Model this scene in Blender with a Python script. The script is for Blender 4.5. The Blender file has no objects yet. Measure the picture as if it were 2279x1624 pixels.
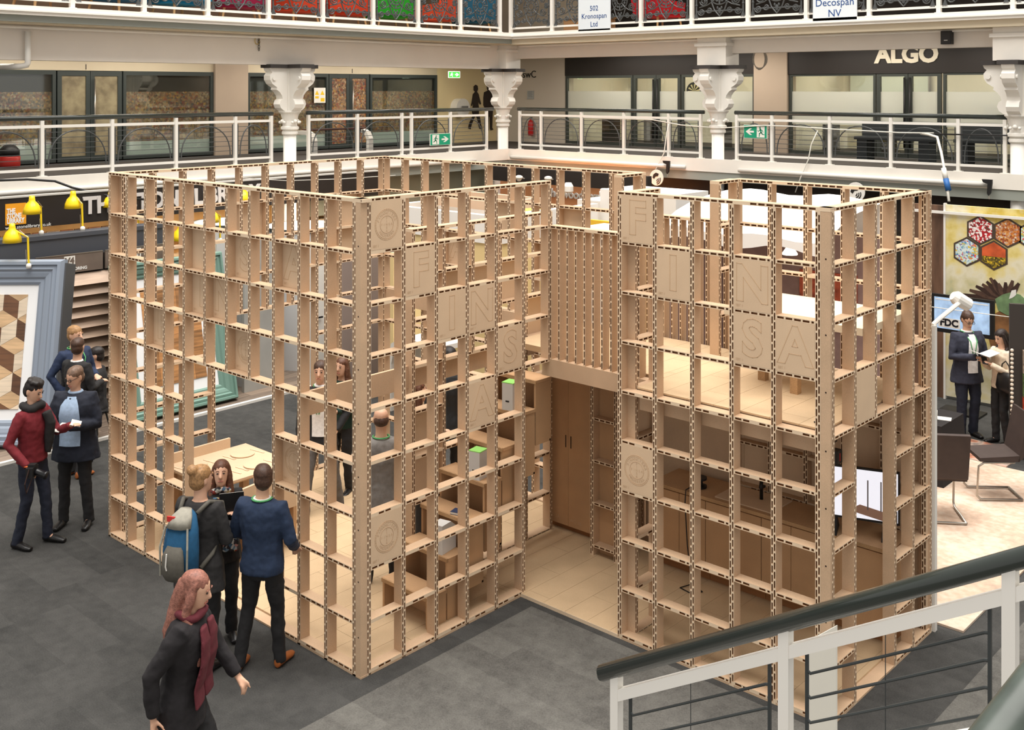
import bpy, bmesh, math, random
from mathutils import Vector, Matrix
R = math.radians
sc = bpy.context.scene
COL = sc.collection

# ------------------------------------------------------------------ camera
FPX, PPY, YAW = 2410.39, 197.69, 0.7406
CAM = Vector((6.8105, -5.6368, 4.7757))
cd = bpy.data.cameras.new('camera'); cam = bpy.data.objects.new('camera', cd); COL.objects.link(cam)
cam.location = CAM; cam.rotation_euler = (R(90), 0, YAW)
cd.sensor_fit = 'HORIZONTAL'; cd.sensor_width = 36.0
cd.lens = FPX / 2279 * 36.0
cd.shift_y = -(812 - PPY) / 2279
cd.clip_start = 0.05; cd.clip_end = 200
sc.camera = cam

# ------------------------------------------------------------------ world + light
w = bpy.data.worlds.new('hall_daylight'); sc.world = w; w.use_nodes = True
bg = w.node_tree.nodes['Background']
bg.inputs[0].default_value = (1.0, 0.965, 0.92, 1); bg.inputs[1].default_value = 0.6
def area(name, loc, size, power, color=(1, 1, 1), rot=(0, 0, 0), sizey=None):
    l = bpy.data.lights.new(name, 'AREA'); l.energy = power; l.color = color
    l.shape = 'RECTANGLE'; l.size = size; l.size_y = sizey or size
    o = bpy.data.objects.new(name, l); COL.objects.link(o); o.location = loc; o.rotation_euler = rot
    return o
area('glass_roof_light', (0, 3, 28), 26, 15500, (1.0, 0.965, 0.915), sizey=32)
sc.view_settings.view_transform = 'Standard'; sc.view_settings.look = 'None'
sc.view_settings.gamma = 1.0; sc.view_settings.use_curve_mapping = False
sc.view_settings.exposure = 0.34
sc.cycles.use_denoising = True
sc.cycles.use_adaptive_sampling = True; sc.cycles.adaptive_threshold = .025
sc.cycles.max_bounces = 6; sc.cycles.diffuse_bounces = 3; sc.cycles.glossy_bounces = 3
sc.cycles.transmission_bounces = 6; sc.cycles.transparent_max_bounces = 12
sc.cycles.caustics_reflective = False; sc.cycles.caustics_refractive = False
sc.cycles.sample_clamp_indirect = 4.0

# ------------------------------------------------------------------ materials
def lin(c):
    return tuple(((v / 255) / 12.92 if v / 255 <= .04045 else ((v / 255 + .055) / 1.055) ** 2.4) for v in c)
MATS = {}
def mat(name, rgb, rough=0.6, metal=0.0, noise=0.0, nscale=8.0, bump=0.0, bscale=60.0, alpha=None, emit=None, estr=0.0, spec=0.4, coat=0.0):
    if name in MATS: return MATS[name]
    m = bpy.data.materials.new(name); m.use_nodes = True
    nt = m.node_tree; b = nt.nodes['Principled BSDF']
    c = lin(rgb)
    b.inputs['Base Color'].default_value = (*c, 1)
    b.inputs['Roughness'].default_value = rough; b.inputs['Metallic'].default_value = metal
    b.inputs['Specular IOR Level'].default_value = spec
    if coat: b.inputs['Coat Weight'].default_value = coat
    if noise or bump:
        tc = nt.nodes.new('ShaderNodeTexCoord')
    if noise:
        n = nt.nodes.new('ShaderNodeTexNoise'); n.inputs['Scale'].default_value = nscale; n.inputs['Detail'].default_value = 5
        nt.links.new(tc.outputs['Object'], n.inputs['Vector'])
        r = nt.nodes.new('ShaderNodeValToRGB')
        r.color_ramp.elements[0].position = .3; r.color_ramp.elements[1].position = .7
        r.color_ramp.elements[0].color = (*[max(0, v * (1 - noise)) for v in c], 1)
        r.color_ramp.elements[1].color = (*[min(1, v * (1 + noise)) for v in c], 1)
        nt.links.new(n.outputs['Fac'], r.inputs['Fac']); nt.links.new(r.outputs['Color'], b.inputs['Base Color'])
    if bump:
        n2 = nt.nodes.new('ShaderNodeTexNoise'); n2.inputs['Scale'].default_value = bscale
        nt.links.new(tc.outputs['Object'], n2.inputs['Vector'])
        bp = nt.nodes.new('ShaderNodeBump'); bp.inputs['Strength'].default_value = bump; bp.inputs['Distance'].default_value = .01
        nt.links.new(n2.outputs['Fac'], bp.inputs['Height']); nt.links.new(bp.outputs['Normal'], b.inputs['Normal'])
    if emit:
        b.inputs['Emission Color'].default_value = (*lin(emit), 1); b.inputs['Emission Strength'].default_value = estr
    if alpha is not None:
        b.inputs['Alpha'].default_value = alpha
    MATS[name] = m
    return m
def nodemat(name):
    m = bpy.data.materials.new(name); m.use_nodes = True; MATS[name] = m
    return m, m.node_tree, m.node_tree.nodes['Principled BSDF']
def ramp(nt, fac, stops):
    r = nt.nodes.new('ShaderNodeValToRGB'); e = r.color_ramp.elements
    while len(e) < len(stops): e.new(0.5)
    for i, (p, c) in enumerate(stops): e[i].position = p; e[i].color = (*lin(c), 1)
    nt.links.new(fac, r.inputs['Fac']); return r.outputs['Color']
def tex(nt, kind, scale, coord='Object', **kw):
    tc = nt.nodes.new('ShaderNodeTexCoord'); t = nt.nodes.new(kind); t.inputs['Scale'].default_value = scale
    mp = nt.nodes.new('ShaderNodeMapping'); nt.links.new(tc.outputs[coord], mp.inputs['Vector']); nt.links.new(mp.outputs['Vector'], t.inputs['Vector'])
    if 'stretch' in kw: mp.inputs['Scale'].default_value = kw['stretch']
    if 'detail' in kw: t.inputs['Detail'].default_value = kw['detail']
    return t

# fibreboard: pressed wood fibre, warm tan with soft mottling
def fibre(name, rgb, var=.07):
    m, nt, b = nodemat(name)
    n = tex(nt, 'ShaderNodeTexNoise', 3.0, detail=6); n2 = tex(nt, 'ShaderNodeTexNoise', 160.0, detail=3)
    mx = nt.nodes.new('ShaderNodeMix'); mx.inputs[0].default_value = .45
    nt.links.new(n.outputs['Fac'], mx.inputs[2]); nt.links.new(n2.outputs['Fac'], mx.inputs[3])
    lo = tuple(int(v * (1 - var)) for v in rgb); hi = tuple(min(255, int(v * (1 + var))) for v in rgb)
    nt.links.new(ramp(nt, mx.outputs[0], [(.3, lo), (.7, hi)]), b.inputs['Base Color'])
    b.inputs['Roughness'].default_value = .72; b.inputs['Specular IOR Level'].default_value = .25
    return m
FIB = fibre('fibreboard', (202, 171, 140)); FIBE = fibre('fibreboard_edge', (226, 202, 172)); FIBC = fibre('fibreboard_core_shade', (150, 104, 66))  # core brown has the shade of the slots put into its colour
FIBP = fibre('fibreboard_panel', (214, 186, 155), .05); FIBF = fibre('fibreboard_plank', (200, 173, 138), .06); GROOVE = fibre('engraved_groove', (200, 168, 134))
PART = fibre('particle_board_edge', (176, 142, 104), .25); FIBD = fibre('fibreboard_cabinet', (190, 152, 114))
WHITE = mat('white_paint', (234, 228, 218), .45, noise=.03, nscale=2.5)
WHITE2 = mat('white_gloss', (232, 228, 220), .35)
CREAM = mat('cream_wall', (212, 198, 172), .7, noise=.03, nscale=1.5)
TAUPE = mat('taupe_wall', (178, 160, 142), .75, noise=.03, nscale=1.5)
DARK = mat('anthracite_metal', (66, 70, 66), .4, metal=.2)
BLACK = mat('black_plain', (26, 25, 25), .5)
RAILM = mat('dark_green_handrail', (44, 50, 46), .22, coat=.4)
IRON = mat('grey_cast_iron', (74, 76, 76), .5)
GREYB = mat('grey_green_band', (150, 154, 146), .5)
FASC = mat('dark_brown_fascia', (36, 30, 27), .5)
SKIN = mat('skin', (214, 168, 140), .55, noise=.05, nscale=20)
GREYG = mat('grey_green_panel', (150, 150, 132), .5)
STEEL = mat('brushed_steel', (176, 168, 158), .3, metal=.9)
YEL = mat('yellow_enamel', (240, 205, 20), .35, coat=.3)
def glow(name, rgb, s):
    return mat(name, rgb, .5, emit=rgb, estr=s)

# ------------------------------------------------------------------ mesh helpers
class MB:
    def __init__(s): s.v = []; s.f = []; s.m = []
    def quad(s, a, b, c, d, m=0):
        n = len(s.v); s.v += [tuple(a), tuple(b), tuple(c), tuple(d)]; s.f.append((n, n+1, n+2, n+3)); s.m.append(m); return s
    def tri(s, a, b, c, m=0):
        n = len(s.v); s.v += [tuple(a), tuple(b), tuple(c)]; s.f.append((n, n+1, n+2)); s.m.append(m); return s
    def box(s, x0, x1, y0, y1, z0, z1, m=0):
        n = len(s.v)
        s.v += [(x, y, z) for z in (z0, z1) for y in (y0, y1) for x in (x0, x1)]
        for f in ((0, 2, 3, 1), (4, 5, 7, 6), (0, 1, 5, 4), (2, 6, 7, 3), (0, 4, 6, 2), (1, 3, 7, 5)):
            s.f.append(tuple(n + i for i in f)); s.m.append(m)
        return s
    def hexa(s, pts, m=0):   # 8 points: bottom ring 4, top ring 4
        n = len(s.v); s.v += [tuple(p) for p in pts]
        for f in ((3, 2, 1, 0), (4, 5, 6, 7), (0, 1, 5, 4), (1, 2, 6, 5), (2, 3, 7, 6), (3, 0, 4, 7)):
            s.f.append(tuple(n + i for i in f)); s.m.append(m)
        return s
    def prism(s, poly, axis, a, b, m=0):  # polygon (2d) extruded along axis from a to b
        def P(p, t):
            if axis == 'x': return (t, p[0], p[1])
            if axis == 'y': return (p[0], t, p[1])
            return (p[0], p[1], t)
        n = len(s.v); k = len(poly)
        s.v += [P(p, a) for p in poly] + [P(p, b) for p in poly]
        s.f.append(tuple(n + i for i in range(k))[::-1]); s.m.append(m)
        s.f.append(tuple(n + k + i for i in range(k))); s.m.append(m)
        for i in range(k):
            j = (i + 1) % k; s.f.append((n + i, n + j, n + k + j, n + k + i)); s.m.append(m)
        return s
    def tube(s, pts, r, n=8, m=0, closed=False, cap=True):
        pts = [Vector(p) for p in pts]; rs = r if isinstance(r, (list, tuple)) else [r] * len(pts)
        base = len(s.v); K = len(pts); up = Vector((0, 0, 1))
        prev = None
        for i, p in enumerate(pts):
            if closed: t = pts[(i + 1) % K] - pts[i - 1]
            elif i == 0: t = pts[1] - pts[0]
            elif i == K - 1: t = pts[-1] - pts[-2]
            else: t = (pts[i + 1] - p).normalized() + (p - pts[i - 1]).normalized()
            t.normalize()
            if prev is None:
                a = t.cross(up)
                if a.length < 1e-3: a = t.cross(Vector((1, 0, 0)))
                a.normalize()
            else:
                a = prev - t * prev.dot(t)
                if a.length < 1e-4: a = t.cross(up)
                a.normalize()
            prev = a; b = t.cross(a)
            for k in range(n):
                q = 2 * math.pi * k / n
                s.v.append(tuple(p + (a * math.cos(q) + b * math.sin(q)) * rs[i]))
        for i in range(K if closed else K - 1):
            j = (i + 1) % K
            for k in range(n):
                l = (k + 1) % n
                s.f.append((base + i * n + k, base + j * n + k, base + j * n + l, base + i * n + l)); s.m.append(m)
        if cap and not closed:
            s.f.append(tuple(base + k for k in range(n))); s.m.append(m)
            s.f.append(tuple(base + (K - 1) * n + k for k in range(n))[::-1]); s.m.append(m)
        return s
    def lathe(s, prof, c=(0, 0, 0), n=20, m=0, cap=True):
        base = len(s.v); K = len(prof)
        for r, z in prof:
            for k in range(n):
                q = 2 * math.pi * k / n; s.v.append((c[0] + r * math.cos(q), c[1] + r * math.sin(q), c[2] + z))
        for i in range(K - 1):
            for k in range(n):
                l = (k + 1) % n; s.f.append((base + i * n + k, base + i * n + l, base + (i + 1) * n + l, base + (i + 1) * n + k)); s.m.append(m)
        if cap:
            s.f.append(tuple(base + k for k in range(n))[::-1]); s.m.append(m)
            s.f.append(tuple(base + (K - 1) * n + k for k in range(n))); s.m.append(m)
        return s
    def loft(s, rings, m=0, cap=True):    # rings: list of (center, ax, ay) ellipse axes vectors
        n = 12; base = len(s.v); K = len(rings)
        for c, ax, ay in rings:
            c, ax, ay = Vector(c), Vector(ax), Vector(ay)
            for k in range(n):
                q = 2 * math.pi * k / n; s.v.append(tuple(c + ax * math.cos(q) + ay * math.sin(q)))
        for i in range(K - 1):
            for k in range(n):
                l = (k + 1) % n; s.f.append((base + i * n + k, base + i * n + l, base + (i + 1) * n + l, base + (i + 1) * n + k)); s.m.append(m)
        if cap:
            s.f.append(tuple(base + k for k in range(n))[::-1]); s.m.append(m)
            s.f.append(tuple(base + (K - 1) * n + k for k in range(n))); s.m.append(m)
        return s
    def ball(s, c, r, m=0, n=12, k=8):
        rr = r if isinstance(r, (tuple, list)) else (r, r, r)
        base = len(s.v)
        for i in range(k + 1):
            a = math.pi * i / k
            for j in range(n):
                q = 2 * math.pi * j / n
                s.v.append((c[0] + rr[0] * math.sin(a) * math.cos(q), c[1] + rr[1] * math.sin(a) * math.sin(q), c[2] - rr[2] * math.cos(a)))
        for i in range(k):
            for j in range(n):
                l = (j + 1) % n; s.f.append((base + i * n + j, base + i * n + l, base + (i + 1) * n + l, base + (i + 1) * n + j)); s.m.append(m)
        return s
    def mesh(s, name, mats, smooth=False):
        me = bpy.data.meshes.new(name); me.from_pydata(s.v, [], s.f)
        for x in (mats if isinstance(mats, (list, tuple)) else [mats]): me.materials.append(x)
        me.polygons.foreach_set('material_index', s.m)
        if smooth: me.polygons.foreach_set('use_smooth', [True] * len(s.f))
        me.update(); return me
    def build(s, name, mats, parent=None, loc=(0, 0, 0), rotz=0.0, smooth=False):
        return link(name, s.mesh(name, mats, smooth), parent, loc, rotz)
def link(name, me, parent=None, loc=(0, 0, 0), rotz=0.0):
    o = bpy.data.objects.new(name, me); COL.objects.link(o)
    o.location = loc; o.rotation_euler = (0, 0, rotz)
    if parent is not None: o.parent = parent
    return o
def thing(name, label, cat, loc=(0, 0, 0), rotz=0.0, group=None):
    o = bpy.data.objects.new(name, None); COL.objects.link(o); o.empty_display_size = .1
    o.location = loc; o.rotation_euler = (0, 0, rotz); return tag(o, label, cat, group)
def tag(o, label, cat, group=None):
    o['label'] = label; o['category'] = cat
    if group: o['group'] = group
    return o
def struct(o, label=None):
    o['kind'] = 'structure'
    if label: o['label'] = label
    return o
def dup(root, loc=None, rotz=None, label=None, group=None):
    r = root.copy(); COL.objects.link(r)
    if loc is not None: r.location = loc
    if rotz is not None: r.rotation_euler = (0, 0, rotz)
    if label: r['label'] = label
    if group: r['group'] = group
    for ch in list(root.children):
        c = ch.copy(); COL.objects.link(c); c.parent = r
        for g in ch.children:
            d = g.copy(); COL.objects.link(d); d.parent = c
    return r
# text as flat or raised geometry: local x right, z up, facing -y
def textmesh(body, size, ext=.004, align='CENTER', sx=1.0, bold=0.0):
    cu = bpy.data.curves.new('lettering', 'FONT'); cu.body = body; cu.size = size; cu.extrude = ext; cu.align_x = align; cu.align_y = 'CENTER'
    cu.offset = bold; cu.resolution_u = 3
    o = bpy.data.objects.new('lettering', cu); me = bpy.data.meshes.new_from_object(o)
    bpy.data.objects.remove(o); bpy.data.curves.remove(cu)
    for v in me.vertices: x, y, z = v.co; v.co = (x * sx, -z, y)
    return me
def text(name, body, size, m, parent=None, loc=(0, 0, 0), rotz=0.0, ext=.004, align='CENTER', sx=1.0, bold=0.0):
    me = textmesh(body, size, ext, align, sx, bold); me.materials.clear(); me.materials.append(m)
    return link(name, me, parent, loc, rotz)
def outline(body, size, wd=.005, dp=.0012, sx=1.0, bold=0.0):
    """the outline of letters as thin raised-edge groove strips, in MB (x right, z up, facing -y)"""
    me = textmesh(body, size, 0.0, sx=sx, bold=bold); mb = MB()
    cnt = {}
    for p in me.polygons:
        vs = list(p.vertices)
        for i in range(len(vs)):
            e = tuple(sorted((vs[i], vs[(i + 1) % len(vs)]))); cnt[e] = cnt.get(e, 0) + 1
    for (a, b), c in cnt.items():
        if c == 1: strip(mb, me.vertices[a].co, me.vertices[b].co, wd, dp)
    bpy.data.meshes.remove(me); return mb
def strip(mb, a, b, wd, dp, m=0):
    a, b = Vector(a), Vector(b); d = b - a
    if d.length < 1e-5: return
    d.normalize(); n = Vector((-d.z, 0, d.x)) * wd / 2; a = a - d * wd / 2; b = b + d * wd / 2
    y = Vector((0, -dp, 0))
    mb.quad(a - n + y, b - n + y, b + n + y, a + n + y, m)
    mb.quad(a - n, b - n, b - n + y, a - n + y, m); mb.quad(a + n + y, b + n + y, b + n, a + n, m)
# ------------------------------------------------------------------ pixel helpers (turn a point of the photograph into a place in the hall)
FW = Vector((-math.sin(YAW), math.cos(YAW), 0)); RT = Vector((math.cos(YAW), math.sin(YAW), 0)); UP = Vector((0, 0, 1))
def ray(x, y): return FW + RT * ((x - 1139.5) / FPX) + UP * ((PPY - y) / FPX)
def atX(x, y, X): r = ray(x, y); return CAM + r * ((X - CAM.x) / r.x)
def atY(x, y, Y): r = ray(x, y); return CAM + r * ((Y - CAM.y) / r.y)
def atZ(x, y, Z=0.0): r = ray(x, y); return CAM + r * ((Z - CAM.z) / r.z)
def atD(x, y, d): return CAM + ray(x, y) * d

# ------------------------------------------------------------------ floors
def carpet(name, base, var):
    m, nt, b = nodemat(name)
    br = tex(nt, 'ShaderNodeTexBrick', 1.0); br.inputs['Scale'].default_value = 1.0
    br.inputs['Brick Width'].default_value = 1.0; br.inputs['Row Height'].default_value = .25; br.inputs['Mortar Size'].default_value = 0
    br.inputs['Color1'].default_value = (0, 0, 0, 1); br.inputs['Color2'].default_value = (1, 1, 1, 1); br.offset = .37
    n = tex(nt, 'ShaderNodeTexNoise', 1.6, detail=4); n2 = tex(nt, 'ShaderNodeTexNoise', 90.0, detail=3); n3 = tex(nt, 'ShaderNodeTexNoise', 9.0, detail=5)
    def mix(a, bb, f):
        x = nt.nodes.new('ShaderNodeMix'); x.inputs[0].default_value = f; nt.links.new(a, x.inputs[2]); nt.links.new(bb, x.inputs[3]); return x.outputs[0]
    q = mix(n.outputs['Fac'], n3.outputs['Fac'], .5); q = mix(q, n2.outputs['Fac'], .4); q = mix(q, br.outputs['Color'], .1)
    lo = tuple(int(v * (1 - var)) for v in base); hi = tuple(min(255, int(v * (1 + var))) for v in base)
    nt.links.new(ramp(nt, q, [(.34, lo), (.66, hi)]), b.inputs['Base Color'])
    b.inputs['Roughness'].default_value = .95; b.inputs['Specular IOR Level'].default_value = .1
    bp = nt.nodes.new('ShaderNodeBump'); bp.inputs['Strength'].default_value = .5; bp.inputs['Distance'].default_value = .004
    nt.links.new(n2.outputs['Fac'], bp.inputs['Height']); nt.links.new(bp.outputs['Normal'], b.inputs['Normal'])
    return m
CARP = carpet('dark_grey_carpet', (66, 65, 64), .2); CARP2 = carpet('light_grey_carpet', (94, 92, 88), .2)
struct(MB().box(-18, 12, -9, 22, -.3, 0).build('floor', CARP), 'dark grey carpet tiles of the exhibition hall')
struct(MB().box(.2, 12, -9, 1.86, 0, .004).build('floor_aisle', CARP2), 'lighter grey aisle carpet in front of the pavilion notch')
struct(MB().box(3.65, 12, 1.86, 22, 0, .004).build('floor_side_aisle', CARP2), 'lighter grey carpet strip beyond the pavilion')

# plank floor of the flooring stand, every near plank a piece
def woodm(name, rgb, var=.25, scale=2.0, stretch=(1, 12, 12)):
    m, nt, b = nodemat(name)
    n = tex(nt, 'ShaderNodeTexNoise', scale, stretch=stretch, detail=6)
    info = nt.nodes.new('ShaderNodeObjectInfo')
    ad = nt.nodes.new('ShaderNodeMath'); ad.operation = 'MULTIPLY_ADD'; ad.inputs[1].default_value = .35
    nt.links.new(info.outputs['Random'], ad.inputs[0]); 
    sb = nt.nodes.new('ShaderNodeMath'); sb.operation = 'SUBTRACT'; sb.inputs[1].default_value = .17
    nt.links.new(n.outputs['Fac'], sb.inputs[0]); nt.links.new(sb.outputs[0], ad.inputs[2])
    lo = tuple(int(v * (1 - var)) for v in rgb); hi = tuple(min(255, int(v * (1 + var))) for v in rgb)
    nt.links.new(ramp(nt, ad.outputs[0], [(.25, lo), (.75, hi)]), b.inputs['Base Color']); b.inputs['Roughness'].default_value = .5
    return m
GWOOD = woodm('grey_brown_oak_plank', (128, 112, 98), .2, 2.0, (12, 1, 1))
sf = struct(MB().box(-9.9, -7.25, -2, 12, .001, .02).build('floor_stand', mat('stand_floor_base', (86, 74, 62), .8)), 'grey brown oak plank floor of the flooring stand')
plk = MB().box(0, .196, 0, 1.196, 0, .012).mesh('plank', GWOOD)
for i in range(13):
    for j in range(8):
        link('plank', plk, sf, (-9.88 + i * .2, -1.6 + (j - .37 * (i % 3)) * 1.2 + .5, .02))
struct(MB().box(-7.27, -7.21, -2, 12, .001, .038).build('trim_1', WHITE2), 'white edge strip of the plank floor')
m, nt, b = nodemat('pale_marbled_rug')
n = tex(nt, 'ShaderNodeTexNoise', 1.3, detail=8); n4 = tex(nt, 'ShaderNodeTexNoise', 14, detail=5)
mx = nt.nodes.new('ShaderNodeMix'); mx.inputs[0].default_value = .4; nt.links.new(n.outputs['Fac'], mx.inputs[2]); nt.links.new(n4.outputs['Fac'], mx.inputs[3])
nt.links.new(ramp(nt, mx.outputs[0], [(.32, (168, 146, 128)), (.46, (196, 168, 146)), (.6, (208, 192, 174)), (.72, (196, 174, 152))]), b.inputs['Base Color']); b.inputs['Roughness'].default_value = .9
tag(MB().box(.2, 3.32, 4.05, 8.6, .001, .02).build('pale_rug', m), 'pale peach marbled rug under the brown chairs', 'rug')
m, nt, b = nodemat('patterned_rug')
v = tex(nt, 'ShaderNodeTexVoronoi', 5.0); n4 = tex(nt, 'ShaderNodeTexNoise', 6, detail=6)
mx = nt.nodes.new('ShaderNodeMix'); mx.inputs[0].default_value = .6; nt.links.new(v.outputs['Distance'], mx.inputs[2]); nt.links.new(n4.outputs['Fac'], mx.inputs[3])
nt.links.new(ramp(nt, mx.outputs[0], [(.3, (100, 86, 80)), (.42, (176, 112, 84)), (.5, (180, 156, 140)), (.6, (120, 108, 102)), (.72, (190, 176, 160))]), b.inputs['Base Color']); b.inputs['Roughness'].default_value = .95
tag(MB().box(.5, 2.2, 8.62, 9.45, .001, .018).build('patterned_rug', m), 'faded orange and grey patterned rug by the man in the suit', 'rug')

# ------------------------------------------------------------------ galleries
XL, YR = -9.85, 12.47      # gallery edges
XB, YB = -12.9, 15.3       # shop front walls
# decks with fascias; an L round two sides of the hall
LOW = 3.40
deck = MB()
deck.box(-16, XL, -6, 20, 3.12, LOW); deck.box(XL, 14, YR, 20, 3.12, LOW)
struct(deck.build('floor_gallery', mat('gallery_floor', (60, 54, 50), .8, noise=.1)), 'grey floor of the first gallery')
g = MB(); g.box(XL, XL + .05, -6, YR - .05, 3.17, LOW + .02); g.box(XL, 14, YR - .05, YR, 3.17, LOW + .02); struct(g.build('trim_2', WHITE), 'white fascia board along the first gallery edge')
g = MB(); g.box(XL - .03, XL + .03, -6, YR, 3.0, 3.17); g.box(XL, 14, YR - .03, YR + .03, 3.0, 3.17); struct(g.build('trim_3', GREYB), 'grey green band under the gallery fascia')
g = MB(); g.tube([(XL + .09, -6, 3.21), (XL + .09, 11.3, 3.21)], .04, 10); struct(g.build('trim_4', WHITE2, smooth=True), 'white pipe along the gallery edge')
for k, (a, c) in enumerate([(-9.7, -5.05), (-3.85, .75)]):
    struct(MB().tube([(a, YR - .09, 3.24), (c, YR - .09, 3.24)], .04, 10).build('trim_%d' % (5 + k), WHITE2, smooth=True), 'white pipe along the far gallery edge')
# beam and cornice of the upper gallery
UPZ = 6.0
g = MB(); g.box(-16, -9.55, -6, 20, 5.76, UPZ - .1); g.box(-9.55, 14, 12.2, 20, 5.76, UPZ - .1); struct(g.build('ceiling', CREAM), 'cream soffit below the upper gallery')
g = MB(); g.box(-10.25, -9.98, -6, 12.6, 5.22, 5.76); struct(g.build('wall_left_beam', mat('beam_paint', (228, 219, 208), .6, noise=.04, nscale=1.2)), 'off-white deep beam under the upper gallery')
g = MB(); g.box(-9.98, 14, 12.62, 12.86, 5.46, 5.76); struct(g.build('wall_right_beam', MATS['beam_paint']), 'off-white beam under the far upper gallery')
g = MB(); g.box(-9.58, -9.5, -6, 12.2, 5.78, 5.88); struct(g.build('trim_7', GREYB), 'grey green strip below the upper gallery edge')
g = MB(); g.box(-9.6, -9.42, -6, 12.12, 5.88, 6.02); g.box(-9.6, 14, 12.12, 12.3, 5.88, 6.02); struct(g.build('trim_8', WHITE), 'white moulded edge of the upper gallery')
g = MB(); g.box(-9.6, -9.39, -6, 12.09, 5.93, 5.955); g.box(-9.6, 14, 12.09, 12.3, 5.93, 5.955); struct(g.build('trim_9', WHITE2), 'white bead on the upper gallery edge')
g = MB(); g.tube([(-9.9, -6, 5.72), (-9.9, 11.9, 5.72)], .025, 8); g.tube([(-9.6, 12.55, 5.74), (14, 12.55, 5.74)], .022, 8); struct(g.build('trim_10', WHITE2), 'thin white conduit below the upper gallery')
# upper back walls
struct(MB().box(-13.2, -13, -6, 20, UPZ - .1, 9).build('wall_left_upper', mat('upper_wall', (150, 128, 110), .8, noise=.15, nscale=2)), 'brownish wall behind the upper gallery chairs')
struct(MB().box(-13, 14, 15.6, 15.8, UPZ - .1, 9).build('wall_right_upper', mat('upper_wall_dark', (44, 40, 38), .8, noise=.2, nscale=1)), 'dark stand wall behind the upper gallery')
struct(MB().box(-13, -9.8, 15.2, 15.4, UPZ - .1, 9).build('wall_corner_upper', mat('upper_wall_pale', (206, 196, 182), .8)), 'pale wall at the upper gallery corner')
g = MB(); g.box(-16, -9.7, -6, 20, 8.9, 9.1); g.box(-9.7, 14, 12.5, 20, 8.9, 9.1); struct(g.build('shade_slab_upper', CREAM), 'unseen cream slab added to shade the upper gallery')  # unseen slab, added to keep the roof light off the chairs
# ground-level walls behind the stands, under the galleries
struct(MB().box(-14.2, -14, -6, 20, 0, 3.12).build('wall_left', mat('under_gallery_wall', (92, 84, 74), .8, noise=.1)), 'wall under the left gallery')
struct(MB().box(-14, 14, 17.8, 18, 0, 3.12).build('wall_right', MATS['under_gallery_wall']), 'wall under the far gallery')
g = MB(); g.box(-9.2, 14, 13.3, 13.4, 2.3, 3.1); struct(g.build('trim_11', FASC), 'dark brown fascia under the far gallery')
struct(MB().box(-13.5, -9.5, 14.2, 14.3, 2.2, 3.1).build('wall_corner_low', mat('corner_low', (196, 188, 172), .8)), 'pale wall panel under the gallery corner')
for k, x in enumerate((-5.1, -3.9, .85, 1.7)):
    struct(MB().box(x - .14, x + .14, 12.8, 13.1, 0, 3.05).build('column', mat('grey_pillar', (98, 104, 104), .6)), 'grey square pillar under the far gallery')

# ------------------------------------------------------------------ cast-iron columns
def column(x, y, label, block=True):
    t = thing('column', label, 'column', (x, y, 0)); t['kind'] = 'structure'
    MB().lathe([(.16, 0), (.16, .25), (.125, .3), (.12, 3.98)], n=24).build('shaft', WHITE2, t, smooth=True)
    MB().lathe([(.12, 3.9), (.15, 3.93), (.15, 3.97), (.13, 3.99), (.17, 4.02), (.17, 4.06), (.135, 4.08), (.135, 4.18), (.17, 4.3), (.21, 4.34), (.21, 4.37)], n=24).build('collar', WHITE2, t)
    MB().box(-.13, .13, -.13, .13, 4.35, 5.2).build('core', WHITE2, t)
    prof = [(.08, 4.37), (.2, 4.37), (.27, 4.42), (.3, 4.49), (.275, 4.56), (.23, 4.59), (.245, 4.65), (.3, 4.72), (.36, 4.76), (.35, 4.8), (.4, 4.83), (.46, 4.87), (.505, 4.94), (.51, 5.02), (.46, 5.08), (.5, 5.11), (.52, 5.16), (.08, 5.16)]
    for k in range(4):
        b_ = MB().prism(prof, 'y', -.1, .1)
        b_.lathe([(.04, -.13), (.04, .13)], (0, 0, 0), 10)
        for i in range(len(b_.v) - 20, len(b_.v)):
            px, py, pz = b_.v[i]; b_.v[i] = (px + .43, pz, py + 4.97)
        b_.build('bracket', WHITE2, t, (0, 0, 0), k * math.pi / 2)
        MB().ball((.17, 0, 4.17), .04, n=8, k=6).ball((.175, .07, 4.15), .028, n=8, k=6).ball((.175, -.07, 4.15), .028, n=8, k=6).build('bud', WHITE2, t, (0, 0, 0), k * math.pi / 2, smooth=True)
    MB().box(-.54, .54, -.16, .16, 5.16, 5.23).box(-.16, .16, -.54, .54, 5.162, 5.229).build('dark_cap', mat('dark_cap', (58, 54, 52), .6), t)
    if block: MB().box(-.32, .32, -.24, .24, 5.23, 5.76).box(-.36, .36, -.28, .28, 5.6, 5.66).build('block', WHITE, t)
    return t
column(-10.0, 6.565, 'white cast-iron column with scrolled brackets in the left gallery', False)
column(-10.05, 12.5, 'white cast-iron column with scrolled brackets at the gallery corner')
column(-4.45, 12.62, 'white cast-iron column with scrolled brackets between the two far offices')
column(1.1, 12.62, 'white cast-iron column with scrolled brackets at the far right edge')

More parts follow.
